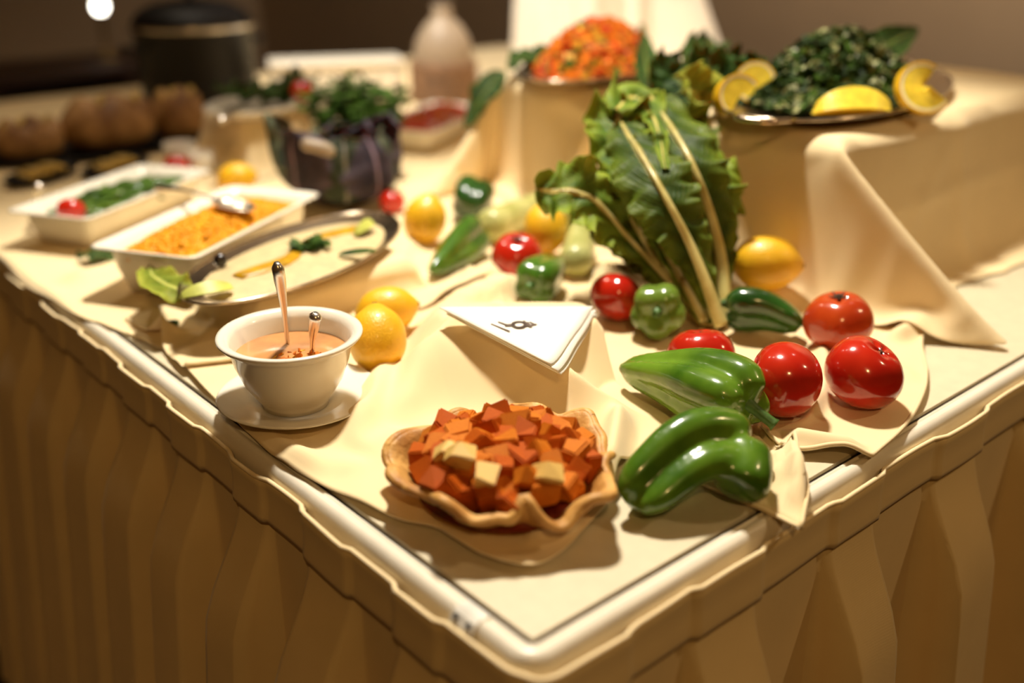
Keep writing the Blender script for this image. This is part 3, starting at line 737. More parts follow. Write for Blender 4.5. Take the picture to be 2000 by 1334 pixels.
pepper('green_pepper', 'dark green pepper lying between the yellow lemon and the red tomatoes', on(1427, 598, .033), on(1568, 638, .023), .0285, 3, mat=GREEN_D, taper=.58, bend=(.004, .004, .006), stem_dir=(-.5, .3, .3), stem_len=.010, roll=1.3)
pepper('green_pepper', 'glossy dark green pepper pointing down beside the pale squash', on(930, 450, .031), on(842, 532, .021), .0300, 3, mat=GREEN, taper=.45, stem_dir=(.4, .4, .6), stem_len=.014, roll=.4)
pepper('green_pepper', 'dark round green pepper against the foot of the draped stand', on(930, 378, .036), on(915, 410, .026), .0350, 4, mat=GREEN_D, taper=.8, stem_dir=(0, 0, 1), stem_len=.012, roll=.6, blunt=.4)
pepper('green_pepper', 'green pepper turned stem outward in front of the round red tomato', on(1035, 558, .028), on(1092, 515, .028), .0285, 4, mat=GREEN, taper=.65, stem_dir=(-.6, -.6, .2), stem_len=.010, roll=.9, blunt=.35)

# lemons
lemon('plump yellow lemon with a brown tip resting above the dark green pepper', at(1496, 514, .809), .088, .0325, (.68, -.73, -.04))
lemon('yellow lemon in the middle between tomato and pale squashes', on(1066, 446, .046), .076, .029, (.3, .4, .7))
lemon('yellow lemon standing beside the glossy pepper and the oval platter', on(830, 430, .037), .078, .030, (.25, -.1, .9))
lemon('yellow lemon behind another lemon beside the soup bowl', on(755, 606, .028), .074, .0265, (.8, -.4, .1))
lemon('yellow lemon touching the soup bowl with a second lemon behind it', on(737, 662, .033, ZT + .008), .076, .0300, (.3, .5, .75))

# pale squashes
def squash(label, pts, rad):
    root = thing('pale_squash', label, 'squash', (pts[0][0], pts[0][1], pts[0][2] - rad))
    Q = catmull(pts, 24); t = np.linspace(0, 1, 24)
    R = rad * np.sqrt(np.clip(1 - ((.12 - t) / .12).clip(0, 1) ** 2, .02, 1)) * np.sqrt(np.clip(1 - ((t - .85) / .15).clip(0, 1) ** 2, .02, 1)) * (1 - .25 * t)
    b = np.array(root.location)
    v, f = tube_vf(Q - b, R, 20); mesh_obj('body', v, f, SQUASH, root)
    e = Q[-1] - b; d = (Q[-1] - Q[-3]); d /= np.linalg.norm(d)
    v, f = tube_vf([e - d * .004, e + d * .014], [rad * .4, rad * .28], 8); mesh_obj('stem', v, f, STEMG, root)
squash('long pale green squash lying behind the round red tomato', [on(945, 448, .025), on(1010, 420, .025), on(1072, 393, .026)], .026)
squash('pale green squash leaning upright between lemon and lettuce', [on(1120, 524, .019), on(1134, 458, .038), on(1114, 402, .070)], .023)

# ------------------------------------------------------------------ leaves
def leaf_vf(pts, hint, W, prof='leaf', cup=.5, ruf=.12, freq=7, nu=19, nv=34, seed=0, curlend=0.0, twist=0.0):
    SP = catmull(pts, nv); T, _, _ = frames(SP); r_ = np.random.default_rng(seed); ph = r_.uniform(0, 6.28, 4)
    v, uv = [], []
    hint = np.array(hint, float)
    for j in range(nv):
        t = j / (nv - 1)
        if prof == 'romaine': wv = W * (.16 + .84 * sm(.0, .7, t)) * math.sqrt(max(0, 1 - max(0, (t - .72) / .28) ** 2.2)) + .0006
        elif prof == 'round': wv = W * math.sqrt(max(0, 1 - (2 * t - 1) ** 2)) ** .8 + .0004
        else: wv = W * (math.sin(PI * min(1, t ** .75)) ** .75 if t < 1 else 0) + .0003
        N = hint - T[j] * np.dot(hint, T[j]); N /= np.linalg.norm(N); Sd = np.cross(T[j], N)
        if twist: 
            ca, sa = math.cos(twist * t), math.sin(twist * t); N, Sd = N * ca + Sd * sa, Sd * ca - N * sa
        for i in range(nu):
            u = 2 * i / (nu - 1) - 1
            au = abs(u)
            sg = 0 if u < 0 else 1.7
            rr = ruf * W * (au ** 2.6 * (.8 * math.sin(freq * 5.1 * t + ph[0] + sg) + .5 * math.sin(freq * 9.7 * t + ph[1] + 1.6 * sg + au * 2.5) + .35 * math.sin(freq * 17.3 * t + ph[2] + 2.3 * sg + au * 4)) + .12 * math.sin(freq * 7 * t + u * 7 + ph[3])) * min(1, t * 3)
            ang = cup * au
            lat = wv * (math.sin(ang * 1.2) / 1.2 / max(cup, 1e-3) if cup > .05 else au) * (1 if u >= 0 else -1)
            up = wv * au * math.tan(min(1.2, cup * .5)) * au
            lat *= 1 + (.05 * math.sin(freq * 7.3 * t + ph[2] + sg) + .04 * math.sin(freq * 15 * t + ph[1] + sg)) * au
            v.append(SP[j] + Sd * lat + N * (up + rr) + T[j] * (.15 * ruf * W * au * math.sin(freq * 8 * t + ph[3])))
            uv.append((i / (nu - 1), t))
    return v, grid_faces(nv, nu), uv, SP
def leaf_obj(name, parent, org, pts, hint, W, mat, rib=None, ribr=.006, **k):
    v, f, uv, SP = leaf_vf(pts, hint, W, **k)
    o = mesh_obj(name, np.array(v) - np.array(org), f, mat, parent, uv=uv)
    s_ = o.modifiers.new('thick', 'SOLIDIFY'); s_.thickness = .0009
    b = o.modifiers.new('smooth', 'SUBSURF'); b.levels = 1; b.render_levels = 1
    if rib:
        n = len(SP); h = np.array(hint, float); h /= np.linalg.norm(h)
        v, f = tube_vf(SP[:int(n * .93)] - np.array(org) + h * ribr * .55, np.interp(np.linspace(0, 1, int(n * .93)), [0, .3, 1], [ribr * 1.5, ribr, ribr * .25]), 8, .75)
        mesh_obj('midrib', v, f, rib, o)
    return o

# big romaine lettuce leaning back beside the stand
org = at(1388, 632, ZC - .001)
lett = thing('romaine_lettuce', 'large head of green romaine lettuce with pale ribs leaning among the vegetables', 'lettuce', org)
toC = np.array((-.60, -.66, .45))
def LP(px, py, z): return at(px, py, z)
#            base                 mid                     top
TC = (-.60, -.68, .42)
ls = [
 ([LP(1400, 630, .765), LP(1335, 430, .860), LP(1310, 270, .935), LP(1290, 200, .962)], TC, .060, LETT_D, -.2, .25, 6),
 ([LP(1372, 622, .764), LP(1240, 480, .838), LP(1150, 385, .895), LP(1048, 372, .900)], (-.45, -.6, .65), .040, LETT, .25, .45, 5),
 ([LP(1405, 622, .768), LP(1408, 470, .832), LP(1400, 370, .895), LP(1360, 270, .935)], TC, .034, LETT, -.5, .45, 8),
 ([LP(1372, 612, .766), LP(1245, 480, .830), LP(1185, 380, .885), LP(1165, 330, .905)], TC, .048, LETT_D, -.1, .30, 6),
 ([LP(1375, 628, .768), LP(1255, 400, .880), LP(1205, 260, .950), LP(1225, 195, .972)], TC, .040, LETT, .4, .45, 8),
 ([LP(1414, 602, .773), LP(1403, 480, .836), LP(1350, 320, .930), LP(1265, 180, .985)], TC, .040, LETT_D, -.5, .30, 7),
 ([LP(1408, 636, .770), LP(1352, 490, .848), LP(1285, 360, .915), LP(1212, 238, .962)], TC, .042, LETT_D, -.45, .28, 7),
 ([LP(1368, 606, .772), LP(1290, 520, .815), LP(1238, 435, .862), LP(1195, 365, .898)], TC, .040, LETT_D, -.4, .28, 6),
 ([LP(1300, 330, .930), LP(1280, 240, .962), LP(1240, 190, .980), LP(1200, 215, .975)], (-.4, -.5, .8), .028, LETT, .3, .5, 4),
 ([LP(1230, 400, .888), LP(1205, 330, .920), LP(1190, 275, .940)], TC, .026, LETT, .3, .5, 4),
]
for i, (pts, h, W, m, cup, ruf, fr) in enumerate(ls):
    leaf_obj('leaf', lett, org, pts, h, W, m, RIB if 0 < i < 8 else None, .0068 if i in (5, 6, 7) else .004, prof='romaine', cup=cup, ruf=ruf * .9, freq=fr, seed=i + 40, nv=72, nu=25)
v, f = lathe([(0, 0), (.018, .001), (.024, .008), (.022, .02), (.012, .03), (0, .032)], 20); mesh_obj('heart', v, f, RIB, lett)

# garnish leaves on and around the salad trays
def loose_leaf(label, pts, hint, W, mat, name='garnish_leaf', group=None, **k):
    pts = [np.array(p, float) for p in pts]
    o = leaf_obj(name, None, (0, 0, 0), pts, hint, W, mat, None, **k)
    return tag(o, label, 'leaf', group)
T1 = .952
loose_leaf('dark pointed leaf standing up behind the romaine lettuce', [at(1280, 200, .9555), at(1262, 130, .985), at(1258, 62, 1.01)], (-.6, -.7, .2), .022, KALE, cup=.7, ruf=.05, seed=3)
for i, (p, q, w_, m_) in enumerate([((1300, 205), (1330, 120), .04, KALE), ((1350, 205), (1390, 75), .04, KALE), ((1390, 205), (1400, 120), .045, KALE), ((1410, 205), (1460, 120), .045, KALE), ((1360, 210), (1310, 150), .05, KALE), ((1380, 214), (1332, 182), .040, LIMEL), ((1440, 190), (1500, 130), .035, KALE)]):
    a = at(p[0], p[1], .9555); b = at(q[0], q[1], 1.0 if q[1] < 140 else .985); a[:2] += (b[:2] - a[:2]) * .2
    loose_leaf('ruffled dark green salad leaf heaped beside the herb salad tray' if m_ is KALE else 'pale yellow-green leaf under the dark leaves beside the herb salad tray', [a, (a + b) / 2 + np.array((0, 0, .012)), b], (-.6, -.7, .4), w_, m_, cup=.5, ruf=.35, freq=4, seed=60 + i, group='dark leaves beside the herb salad' if m_ is KALE else None)
loose_leaf('single broad green leaf standing behind the chopped herb salad', [at(1700, 135, .985), at(1718, 98, 1.005), at(1795, 55, 1.025)], (-.5, -.5, .7), .036, KALE, cup=.6, ruf=.12, freq=3, seed=71)
loose_leaf('yellow-green leaf standing behind the orange diced salad', [at(1235, 130, .955), at(1248, 90, .975), at(1256, 45, .995)], (-.6, -.7, .1), .018, LIMEL, cup=.4, ruf=.1, seed=72)
for i, (p, q) in enumerate([((1000, 160), (925, 215)), ((1058, 114), (992, 134)), ((1068, 124), (1008, 120))]):
    a = at(p[0], p[1], .960); b = at(q[0], q[1], .955)
    if i == 0: a = np.array((.765, .925, .945)); b = np.array((.690, .934, .858))
    loose_leaf('dark green leaf hanging over the stand edge by the orange salad', [a, (a + b) / 2 + np.array((0, 0, .01)), b], (-.5, -.3, .8), .026, KALE, cup=.4, ruf=.2, freq=3, seed=80 + i, group='leaves beside the orange salad')

# ------------------------------------------------------------------ trays of chopped salad on the stands
def oval_tray(name, label, c, a, b, ang, mat, h=.016, wall=.014, handles=False):
    t = thing(name, label, 'tray', c, ang)
    pr = [(0.001, .002), (.70, .002), (.78, .004), (.90, h * .8), (.985, h), (1.0, h * 1.05), (1.0, h * .93), (.90, h * .62), (.78, .0), (.001, 0)]
    v = []; n = 64
    for r_, z_ in pr:
        for k in range(n):
            q = 2 * PI * k / n; v.append((a * r_ * math.cos(q), b * r_ * math.sin(q), z_))
    f = [tuple(reversed(q)) for q in grid_faces(len(pr), n, False, True)]
    mesh_obj('dish', v, f, mat, t)
    v, f = tube_vf(np.array([(a * math.cos(2 * PI * k / n), b * math.sin(2 * PI * k / n), h) for k in range(n + 1)]), .0022, 8, cap=False)
    mesh_obj('rim', v, f, mat, t)
    if handles:
        for s_ in (-1, 1):
            P = catmull([(s_ * a * .97, -.035, h), (s_ * a * 1.10, -.02, h + .003), (s_ * a * 1.12, .0, h + .003), (s_ * a * 1.10, .02, h + .003), (s_ * a * .97, .035, h)], 16)
            v, f = tube_vf(P, .004, 8); mesh_obj('handle', v, f, mat, t)
    return t
def ico():
    bm = bmesh.new(); bmesh.ops.create_icosphere(bm, subdivisions=1, radius=1); v = np.array([q.co[:] for q in bm.verts]); f = [[x.index for x in q.verts] for q in bm.faces]; bm.free(); return v, f
def cubev():
    v, f = box_vf(-1, 1, -1, 1, -1, 1); return np.array(v), f
def chip():
    v = np.array([(-1, -.6, 0), (0, -.9, .25), (1, -.5, .1), (1.1, .4, .3), (0, .9, 0), (-.9, .6, .3), (0, 0, .5), (0, 0, -.3)])
    f = [(0, 1, 6), (1, 2, 6), (2, 3, 6), (3, 4, 6), (4, 5, 6), (5, 0, 6), (1, 0, 7), (2, 1, 7), (3, 2, 7), (4, 3, 7), (5, 4, 7), (0, 5, 7)]
    return v, f
def heap(name, label, cat, c, a, b, h, n, size, mats, weights, shape, ang=0, seed=0, flat=1.0, power=1.0, jitter=.35, floor=.0):
    r_ = np.random.default_rng(seed); bv, bf = shape(); V_, F_, MI = [], [], []; off = 0
    for i in range(n):
        rad = math.sqrt(r_.uniform(0, 1)); q = r_.uniform(0, 2 * PI)
        hz = h * (1 - rad ** 2) ** power * r_.uniform(.55, 1.0) + floor
        if i % 4 == 0: hz = h * (1 - rad ** 2) ** power * r_.uniform(0, .6) + floor
        p = np.array((a * rad * math.cos(q), b * rad * math.sin(q), hz))
        ax = r_.normal(size=3); ax /= np.linalg.norm(ax); R_ = np.array(Matrix.Rotation(r_.uniform(0, 6.28), 3, Vector(ax)))
        s_ = size * r_.uniform(1 - jitter, 1 + jitter) * np.array((1, r_.uniform(.6, 1), flat * r_.uniform(.6, 1)))
        V_.append((bv * s_) @ R_.T + p); F_ += [tuple(x + off for x in ff) for ff in bf]; MI += [int(r_.choice(len(mats), p=weights))] * len(bf); off += len(bv)
    o = mesh_obj(name, np.concatenate(V_), F_, None, None, c, smooth=False, mats=mats, midx=MI); o.rotation_euler = (0, 0, ang)
    tag(o, label, cat, kind='stuff'); return o
A1 = .27
tc1 = np.array((.925, .395, T1))
oval_tray('serving_tray', 'oval silver tray holding the chopped green herb salad', tc1, .285, .140, A1, TRAYM, handles=True)
v, f = lathe([(1, .002), (.85, .030), (.6, .058), (.3, .075), (0.001, .082)], 40)
hs = np.array((.045, .02))
heap('herb_salad', 'mound of dark green chopped herb salad on the silver tray', 'salad', tc1 + np.array((-.005, .0, .012)), .185, .105, .082, 3800, .0075, [HERB_D, HERB, HERB_P], [.55, .22, .23], chip, A1, 5, power=1.15)
# lemon slices on the tray
def lemon_slice(label, c, R, axis, th=.006, start=0, sweep=2 * PI, twist=0.0):
    t = thing('lemon_slice', label, 'lemon slice', c)
    q = Vector((0, 0, 1)).rotation_difference(Vector(axis).normalized())
    n = 36; pts = []
    def ring(r0, r1, th_):
        v = []
        for k in range(n + 1):
            a = start + sweep * k / n; zz = twist * (k / n - .5)
            for (rr, z_) in ((r0, -th_ / 2), (r1, -th_ / 2), (r1, th_ / 2), (r0, th_ / 2)):
                v.append(q @ Vector((rr * math.cos(a), rr * math.sin(a), z_ + zz)))
        f = grid_faces(n + 1, 4, False, True)
        f.append((0, 1, 2, 3)); f.append((n * 4 + 3, n * 4 + 2, n * 4 + 1, n * 4)); return v, f
    mesh_obj('rind', *ring(R * .93, R, th), LEM, t, smooth=False)
    mesh_obj('pith', *ring(R * .82, R * .93, th * .96), PITH, t, smooth=False)
    mesh_obj('flesh', *ring(R * .02, R * .82, th * .9), LEM_F, t, smooth=False)
    return t
lemon_slice('thick lemon slice standing on edge at the curved end of the herb salad tray', at(1803, 172, .990), .034, (-.55, -.70, .35), .014, .3, 4.6, .02)
lemon_slice('lemon slice standing behind another at the handle end of the herb tray', at(1475, 160, .985), .027, (-.75, -.5, .25), .008)
lemon_slice('lemon wedge slice leaning on the herb salad by the dark leaves', at(1440, 190, .980), .028, (-.45, -.75, .35), .020, 0, 3.6)
def wedge(label, c, L, W, H, ang, mat_s, mat_f, name='lemon_wedge', cat='lemon wedge'):
    t = thing(name, label, cat, c, ang); n = 18
    vs, vf_ = [], []
    for k in range(n + 1):
        s_ = -1 + 2 * k / n; e = math.sqrt(max(0, 1 - s_ * s_)) + .02
        vs += [(L * s_, -W * e, 0), (L * s_, 0, H * e)]; vf_ += [(L * s_, W * e * .9, .0), (L * s_, 0, H * e)]
        
    v = []; 
    for k in range(n + 1):
        s_ = -1 + 2 * k / n; e = math.sqrt(max(0, 1 - s_ * s_)) + .02
        for a in np.linspace(0, PI, 7): v.append((L * s_, -W * e * math.cos(a), -H * .6 * e * math.sin(a) * 0 + H * e * (1 - math.sin(a)) * .0 ))
    # rind: curved outer skin; flesh: two flat faces meeting at the ridge
    rv = []
    for k in range(n + 1):
        s_ = -1 + 2 * k / n; e = math.sqrt(max(0, 1 - s_ * s_)) + .02
        for a in np.linspace(-1, 1, 9): rv.append((L * s_, W * e * a, H * .35 * e * a * a))
    mesh_obj('rind', rv, grid_faces(n + 1, 9), mat_s, t)
    fv = []
    for k in range(n + 1):
        s_ = -1 + 2 * k / n; e = math.sqrt(max(0, 1 - s_ * s_)) + .02
        fv += [(L * s_, -W * e, H * .35 * e), (L * s_, 0, H * e), (L * s_, W * e, H * .35 * e)]
    mesh_obj('flesh', fv, grid_faces(n + 1, 3), mat_f, t, smooth=False)
    return t
wedge('pale lemon wedge with a pointed ridge lying at the rim of the herb tray', at(1664, 224, T1 + .010), .050, .022, .034, -.72, LEM, LEM_F)

T2 = .940
tc2 = np.array((.865, .815, T2))
oval_tray('serving_tray', 'oval metal tray holding the orange diced salad', tc2, .180, .10, .32, TRAYM)
heap('diced_salad', 'mound of orange and red diced salad on the metal tray', 'salad', tc2 + np.array((.012, .0, .012)), .145, .08, .075, 1500, .0075, [ORANGE_B, RED_B, YEL_B, HERB], [.5, .22, .18, .10], cubev, .32, 8, power=.9)

# ------------------------------------------------------------------ tart
tcx, tcy = .099, .142
tz = zb(tcx, tcy) + .001
tart = thing('tart', 'wavy browned pastry shell filled with glazed diced pieces', 'tart', (tcx, tcy, tz))
# rim outline (angle measured in table axes) : radius and height of the wavy edge
def rimR(a): return .089 + .0045 * math.sin(3 * a + .5) + .0042 * math.sin(5 * a + 2.2) + .0034 * math.sin(9 * a + 1.0) + .0018 * math.sin(17 * a)
CAMA = math.atan2(CAM[1] - tcy, CAM[0] - tcx)
def rimZ(a):
    d = (a - CAMA + PI) % (2 * PI) - PI
    dip = -.006 * math.exp(-((d - .35) / .35) ** 2) + .012 * math.exp(-((d - .18 + .42) / .13) ** 2) * 0
    return .031 + .0035 * math.sin(4 * a + .4) + .0034 * math.sin(9 * a + 2) + .002 * math.sin(15 * a) + dip
def rimfold(a):
    d = (a - CAMA + PI) % (2 * PI) - PI
    return math.exp(-((d - .18) / .10) ** 2)      # the inward nick on the viewer's side
v = []; n = 120; m = 16
for j in range(m):
    t_ = j / (m - 1)
    for k in range(n):
        a = 2 * PI * k / n; R_ = rimR(a) * (1 - .20 * rimfold(a) * t_ ** 2)
        rr = R_ * (.0 + .66 * min(1, t_ / .45) + .34 * max(0, (t_ - .45) / .55) ** .9)
        zz = (rimZ(a) + .014 * rimfold(a)) * sm(.42, 1.0, np.array(t_)) + .004 * max(0, t_ - .92) / .08 * 0
        v.append((rr * math.cos(a), rr * math.sin(a), float(zz) + .0025))
f = [tuple(reversed(q)) for q in grid_faces(m, n, False, True)]
v.append((0, 0, .0025)); c_ = len(v) - 1
sh = mesh_obj('pastry_shell', v, f, PASTRY, tart)
s_ = sh.modifiers.new('thick', 'SOLIDIFY'); s_.thickness = .0042; s_.offset = -1
b_ = sh.modifiers.new('smooth', 'SUBSURF'); b_.levels = 1; b_.render_levels = 1
# rolled lip
P = [(rimR(a) * (1 - .20 * rimfold(a)) * math.cos(a), rimR(a) * (1 - .20 * rimfold(a)) * math.sin(a), rimZ(a) + .014 * rimfold(a) + .0025) for a in np.linspace(0, 2 * PI, 161)]
v, f = tube_vf(np.array(P), .0038 + .0008 * np.sin(np.linspace(0, 60, 161)), 8, cap=False); mesh_obj('crust_lip', v, f, PASTRY, tart)
v, f = lathe([(0.0001, .030), (.04, .027), (.062, .020), (.074, .012)], 40); mesh_obj('filling', v, f, SAUCE, tart)
# diced pieces
def dice_mesh(nm, seed, mat):
    bm = bmesh.new(); bmesh.ops.create_cube(bm, size=1.0); r_ = np.random.default_rng(seed)
    for q in bm.verts: q.co += Vector(r_.uniform(-.20, .20, 3))
    bmesh.ops.bevel(bm, geom=list(bm.edges), offset=.07, segments=2, affect='EDGES')
    me = bpy.data.meshes.new(nm); bm.to_mesh(me); bm.free(); me.materials.append(mat)
    return me
DM = {k: [dice_mesh('diced_piece', s_ + 10 * i, mm) for s_ in range(4)] for i, (k, mm) in enumerate((('o', DICE_O), ('r', DICE_R), ('y', DICE_Y)))}
def dice(me, p, s_, rot, label, group):
    o = bpy.data.objects.new('diced_piece', me); C.objects.link(o); o.location = V(p); o.scale = s_; o.rotation_euler = rot
    tag(o, label, 'diced piece', group)
r_ = np.random.default_rng(12); placed = []
tries = 0
while len(placed) < 96 and tries < 9000:
    tries += 1
    rad = math.sqrt(r_.uniform(0, 1)); a = r_.uniform(0, 2 * PI)
    lim = (.074 if rimfold(a) < .2 else .056)
    h = .032 + .019 * (1 - rad ** 2)
    x_, y_ = rad * lim * math.cos(a), rad * lim * math.sin(a)
    h -= r_.choice([0, .012], p=[.7, .3])
    h = max(h, .013)
    p = np.array((x_, y_, h))
    if math.hypot(x_, y_) > lim * np.interp(h, [.012, .040], [.58, 1.0]): continue
    if any(np.linalg.norm((p - q) * (1, 1, 1.1)) < .0135 for q in placed): continue
    placed.append(p)
    k = 'o' if r_.uniform() < .55 else 'r'
    s0 = r_.uniform(.0165, .0235)
    dice(DM[k][int(r_.integers(4))], np.array((tcx, tcy, tz)) + p, (s0 * r_.uniform(.9, 1.25), s0, s0 * r_.uniform(.65, 1)), tuple(r_.uniform(0, 6.28, 3)),
         'glazed orange diced piece heaped in the pastry tart' if k == 'o' else 'dark red glazed diced piece heaped in the pastry tart', 'orange diced pieces in the tart' if k == 'o' else 'dark red diced pieces in the tart')
for (px, py, zz) in [(902, 888, .060), (946, 930, .053), (1072, 926, .050), (880, 884, .054)]:
    p = at(px, py, tz + zz); dice(DM['y'][int(r_.integers(4))], p, (.0175, .0175, .014), (r_.uniform(-.3, .3) + .5, r_.uniform(-.3, .3) - .35, r_.uniform(-.2, .2) + .65), 'pale yellow diced piece on top of the glazed pieces in the tart', 'pale diced pieces in the tart')

# ------------------------------------------------------------------ soup bowl, saucer, spoons
bc = np.array((.049, .393)); bz = max(zb(.049, .393), ZT + .007)
sau = thing('saucer', 'white porcelain saucer under the soup bowl', 'saucer', (bc[0] + .005, bc[1] + .003, bz))
v, f = lathe([(.0001, .004), (.040, .004), (.044, .006), (.058, .010), (.072, .0135), (.0755, .0145), (.0768, .0135), (.072, .0105), (.058, .006), (.042, .0), (.0001, 0)], 64); mesh_obj('dish', v, f, PORC, sau)
bowl = thing('soup_bowl', 'white porcelain bowl with a wide lip, filled with orange soup', 'bowl', (bc[0], bc[1], bz + .005))
v, f = lathe([(.0001, .001), (.028, .001), (.031, .0), (.032, .005), (.036, .010), (.046, .026), (.0535, .046), (.0570, .062), (.0590, .064), (.0655, .0685), (.0675, .0710), (.0670, .0728), (.0640, .0735), (.0585, .0715), (.0550, .066), (.0520, .050), (.044, .028), (.034, .012), (.0001, .008)], 72)
mesh_obj('body', v, f, PORC, bowl)
so = thing('soup', 'orange creamy soup filling the white bowl', 'soup', (bc[0], bc[1], bz + .005 + .052))
v, f = lathe([(.0001, .0012), (.02, .0006), (.04, 0), (.0525, .0006)], 48); mesh_obj('surface', v, f, SOUP, so); so['kind'] = 'stuff'
heap('soup_bits', 'orange vegetable bits floating in the soup', 'soup bits', (bc[0] - .012, bc[1] - .018, bz + .057), .028, .020, .002, 60, .0035, [ORANGE_B, YEL_B], [.7, .3], chip, 0, 3)
def spoon(label, pts, rad, name='spoon', bowl_r=None, flat=.85):
    pts = [np.array(p, float) for p in pts]; b = pts[0]
    t = thing(name, label, 'spoon', b)
    Q = catmull(pts, 24) - b
    v, f = tube_vf(Q, np.interp(np.linspace(0, 1, 24), [0, .1, .55, .85, .97, 1], np.array([.5, .35, .4, .95, 1.0, .5]) * rad), 12, flat); mesh_obj('handle', v, f, STEEL, t)
    if bowl_r:
        d = Q[0] - Q[2]; d /= np.linalg.norm(d); e = Vector(Q[0] + d * bowl_r * .9)
        v, f = lathe([(.0001, -.35), (.5, -.28), (.85, -.1), (1.0, .05), (.97, .07), (.8, -.05), (.45, -.2), (.0001, -.26)], 20, 1.35, 1.0)
        xa = Vector(d); zu = Vector((0, 0, 1)); ya = zu.cross(xa).normalized(); zu = xa.cross(ya)
        v = [e + xa * (p[0] * bowl_r) + ya * (p[1] * bowl_r * .9) + zu * (p[2] * bowl_r) for p in v]; mesh_obj('bowl', v, f, STEEL, t)
    return t
zs_ = bz + .057
a = at(562, 672, zs_); d = a.copy()
spoon('tall steel spoon standing in the soup with its flared handle up', [a + np.array((.002, .002, -.020)), a, at(553, 590, zs_ + .045), at(541, 514, zs_ + .088)], .0066, bowl_r=.0095)
a = at(610, 685, zs_); 
spoon('short steel spoon handle with an ornate tip leaning in the soup bowl', [a + np.array((-.001, .001, -.020)), a, at(611, 655, zs_ + .018), at(617, 612, zs_ + .042)], .0066, bowl_r=.0095)

# ------------------------------------------------------------------ folded printed napkin
nap = thing('folded_napkin', 'folded white napkin with a dark printed mark lying on the bunched cloth', 'napkin', (nA + nB + nC) / 3)
no = (nA + nB + nC) / 3
def sheet(A_, B_, C_, lift, th=.0014, n=14, sag=.004):
    v = []; idx = {}; f = []
    for i in range(n + 1):
        for j in range(n + 1 - i):
            p = A_ + (B_ - A_) * i / n + (C_ - A_) * j / n
            u = i / n; w_ = j / n
            idx[i, j] = len(v); v.append(p - no + np.array((0, 0, lift - sag * 4 * u * w_ - sag * .6 * math.sin(3 * PI * u) * w_)))
    for i in range(n):
        for j in range(n - i):
            f.append((idx[i, j], idx[i + 1, j], idx[i, j + 1]))
            if (i + 1, j + 1) in idx: f.append((idx[i + 1, j], idx[i + 1, j + 1], idx[i, j + 1]))
    o = mesh_obj('fold_layer', v, f, NAPK, nap)
    s_ = o.modifiers.new('thick', 'SOLIDIFY'); s_.thickness = th; s_.offset = -1
    return o
cen = no
sheet(nA, nB + (nC - nB) * .0, nC + (nA - nC) * .055, .0045)
sheet(nA + (nB - nA) * .03, nB + np.array((.001, -.004, 0)), nC, .0015)
sheet(nA + (nB - nA) * .04, nB + np.array((.003, -.003, -.002)), nC + np.array((.004, 0, -.001)), -.002)
# printed mark: slanted bar and block letters, thin ink shapes lying on the top layer
nrm = np.cross(nB - nA, nC - nA); nrm /= np.linalg.norm(nrm); nrm *= np.sign(nrm[2])
def uvp(px, py):
    d = RM @ np.array([px - 1000.0, 667.0 - py, -FPX]); t = np.dot(nA + np.array((0, 0, .0052)) - CAM, nrm) / np.dot(d, nrm); return CAM + d * t - no
def stroke(pts, w_):
    v, f = [], []
    for p, q in zip(pts[:-1], pts[1:]):
        a, b = uvp(*p), uvp(*q); d = b - a; d /= np.linalg.norm(d); s_ = np.cross(nrm, d) * w_
        o_ = len(v); v += [a - s_ - d * w_, b - s_ + d * w_, b + s_ + d * w_, a + s_ - d * w_]; f.append((o_, o_ + 1, o_ + 2, o_ + 3))
    return v, f
ring = [(1014 + 12 * math.cos(q), 633.5 + 5.5 * math.sin(q)) for q in np.linspace(0, 2 * PI, 17)]
strokes = [stroke([(961, 633), (994, 646)], .0011), stroke([(975, 629), (990, 634), (1000, 633)], .0011), stroke([(988, 636), (1002, 635)], .0009),
           stroke(ring, .0016), stroke([(1024, 627), (1028, 636)], .0012), stroke([(1030, 630), (1036, 637)], .0016), stroke([(1029, 636), (1046, 633)], .0012), stroke([(1036, 629), (1044, 633)], .0009)]
v, f = join(strokes); mk = mesh_obj('printed_mark', v, f, INK, nap, smooth=False); 
s_ = mk.modifiers.new('thick', 'SOLIDIFY'); s_.thickness = .0003

# ------------------------------------------------------------------ oval platter with creamy salad
A3 = math.atan2(.413, .911)
pc = np.array((.207, .652, .8005))
oval_tray('oval_platter', 'dark-rimmed oval platter of creamy salad raised on the low stand', pc, .186, .086, A3, TRAYM, h=.014)
n, m = 60, 14; v = []
for j in range(m):
    t_ = j / (m - 1)
    for k in range(n):
        a = 2 * PI * k / n
        x_, y_ = .168 * t_ * math.cos(a), .076 * t_ * math.sin(a)
        v.append((x_, y_, .006 + .012 * (1 - t_ ** 3) + .0016 * math.sin(x_ * 130) * math.sin(y_ * 150) * (1 - t_)))
o = mesh_obj('creamy_salad', v, [tuple(reversed(q)) for q in grid_faces(m, n, False, True)], CREAMY, None, pc); o.rotation_euler = (0, 0, A3)
tag(o, 'cream coloured salad spread smooth over the oval platter', 'salad', kind='stuff')
def loc3(x_, y_, z_): 
    c_, s_ = math.cos(A3), math.sin(A3); return pc + np.array((x_ * c_ - y_ * s_, x_ * s_ + y_ * c_, z_))
P = [loc3(x_, .010 * math.sin(x_ * 40), .0185 - .004 * abs(x_) / .1) for x_ in np.linspace(-.105, .12, 24)]
v, f = tube_vf(np.array(P), .011 + .004 * np.sin(np.linspace(0, 9, 24)), 8, .3)
tag(mesh_obj('dressing', v, f, DRESS), 'mustard yellow stripe of dressing along the creamy salad', 'dressing', kind='stuff')
wedge('pale green cucumber wedge on the creamy salad beside the yellow lemon', at(712, 450, .818), .026, .009, .014, .55, HERB, CUKE, 'cucumber_wedge', 'cucumber')
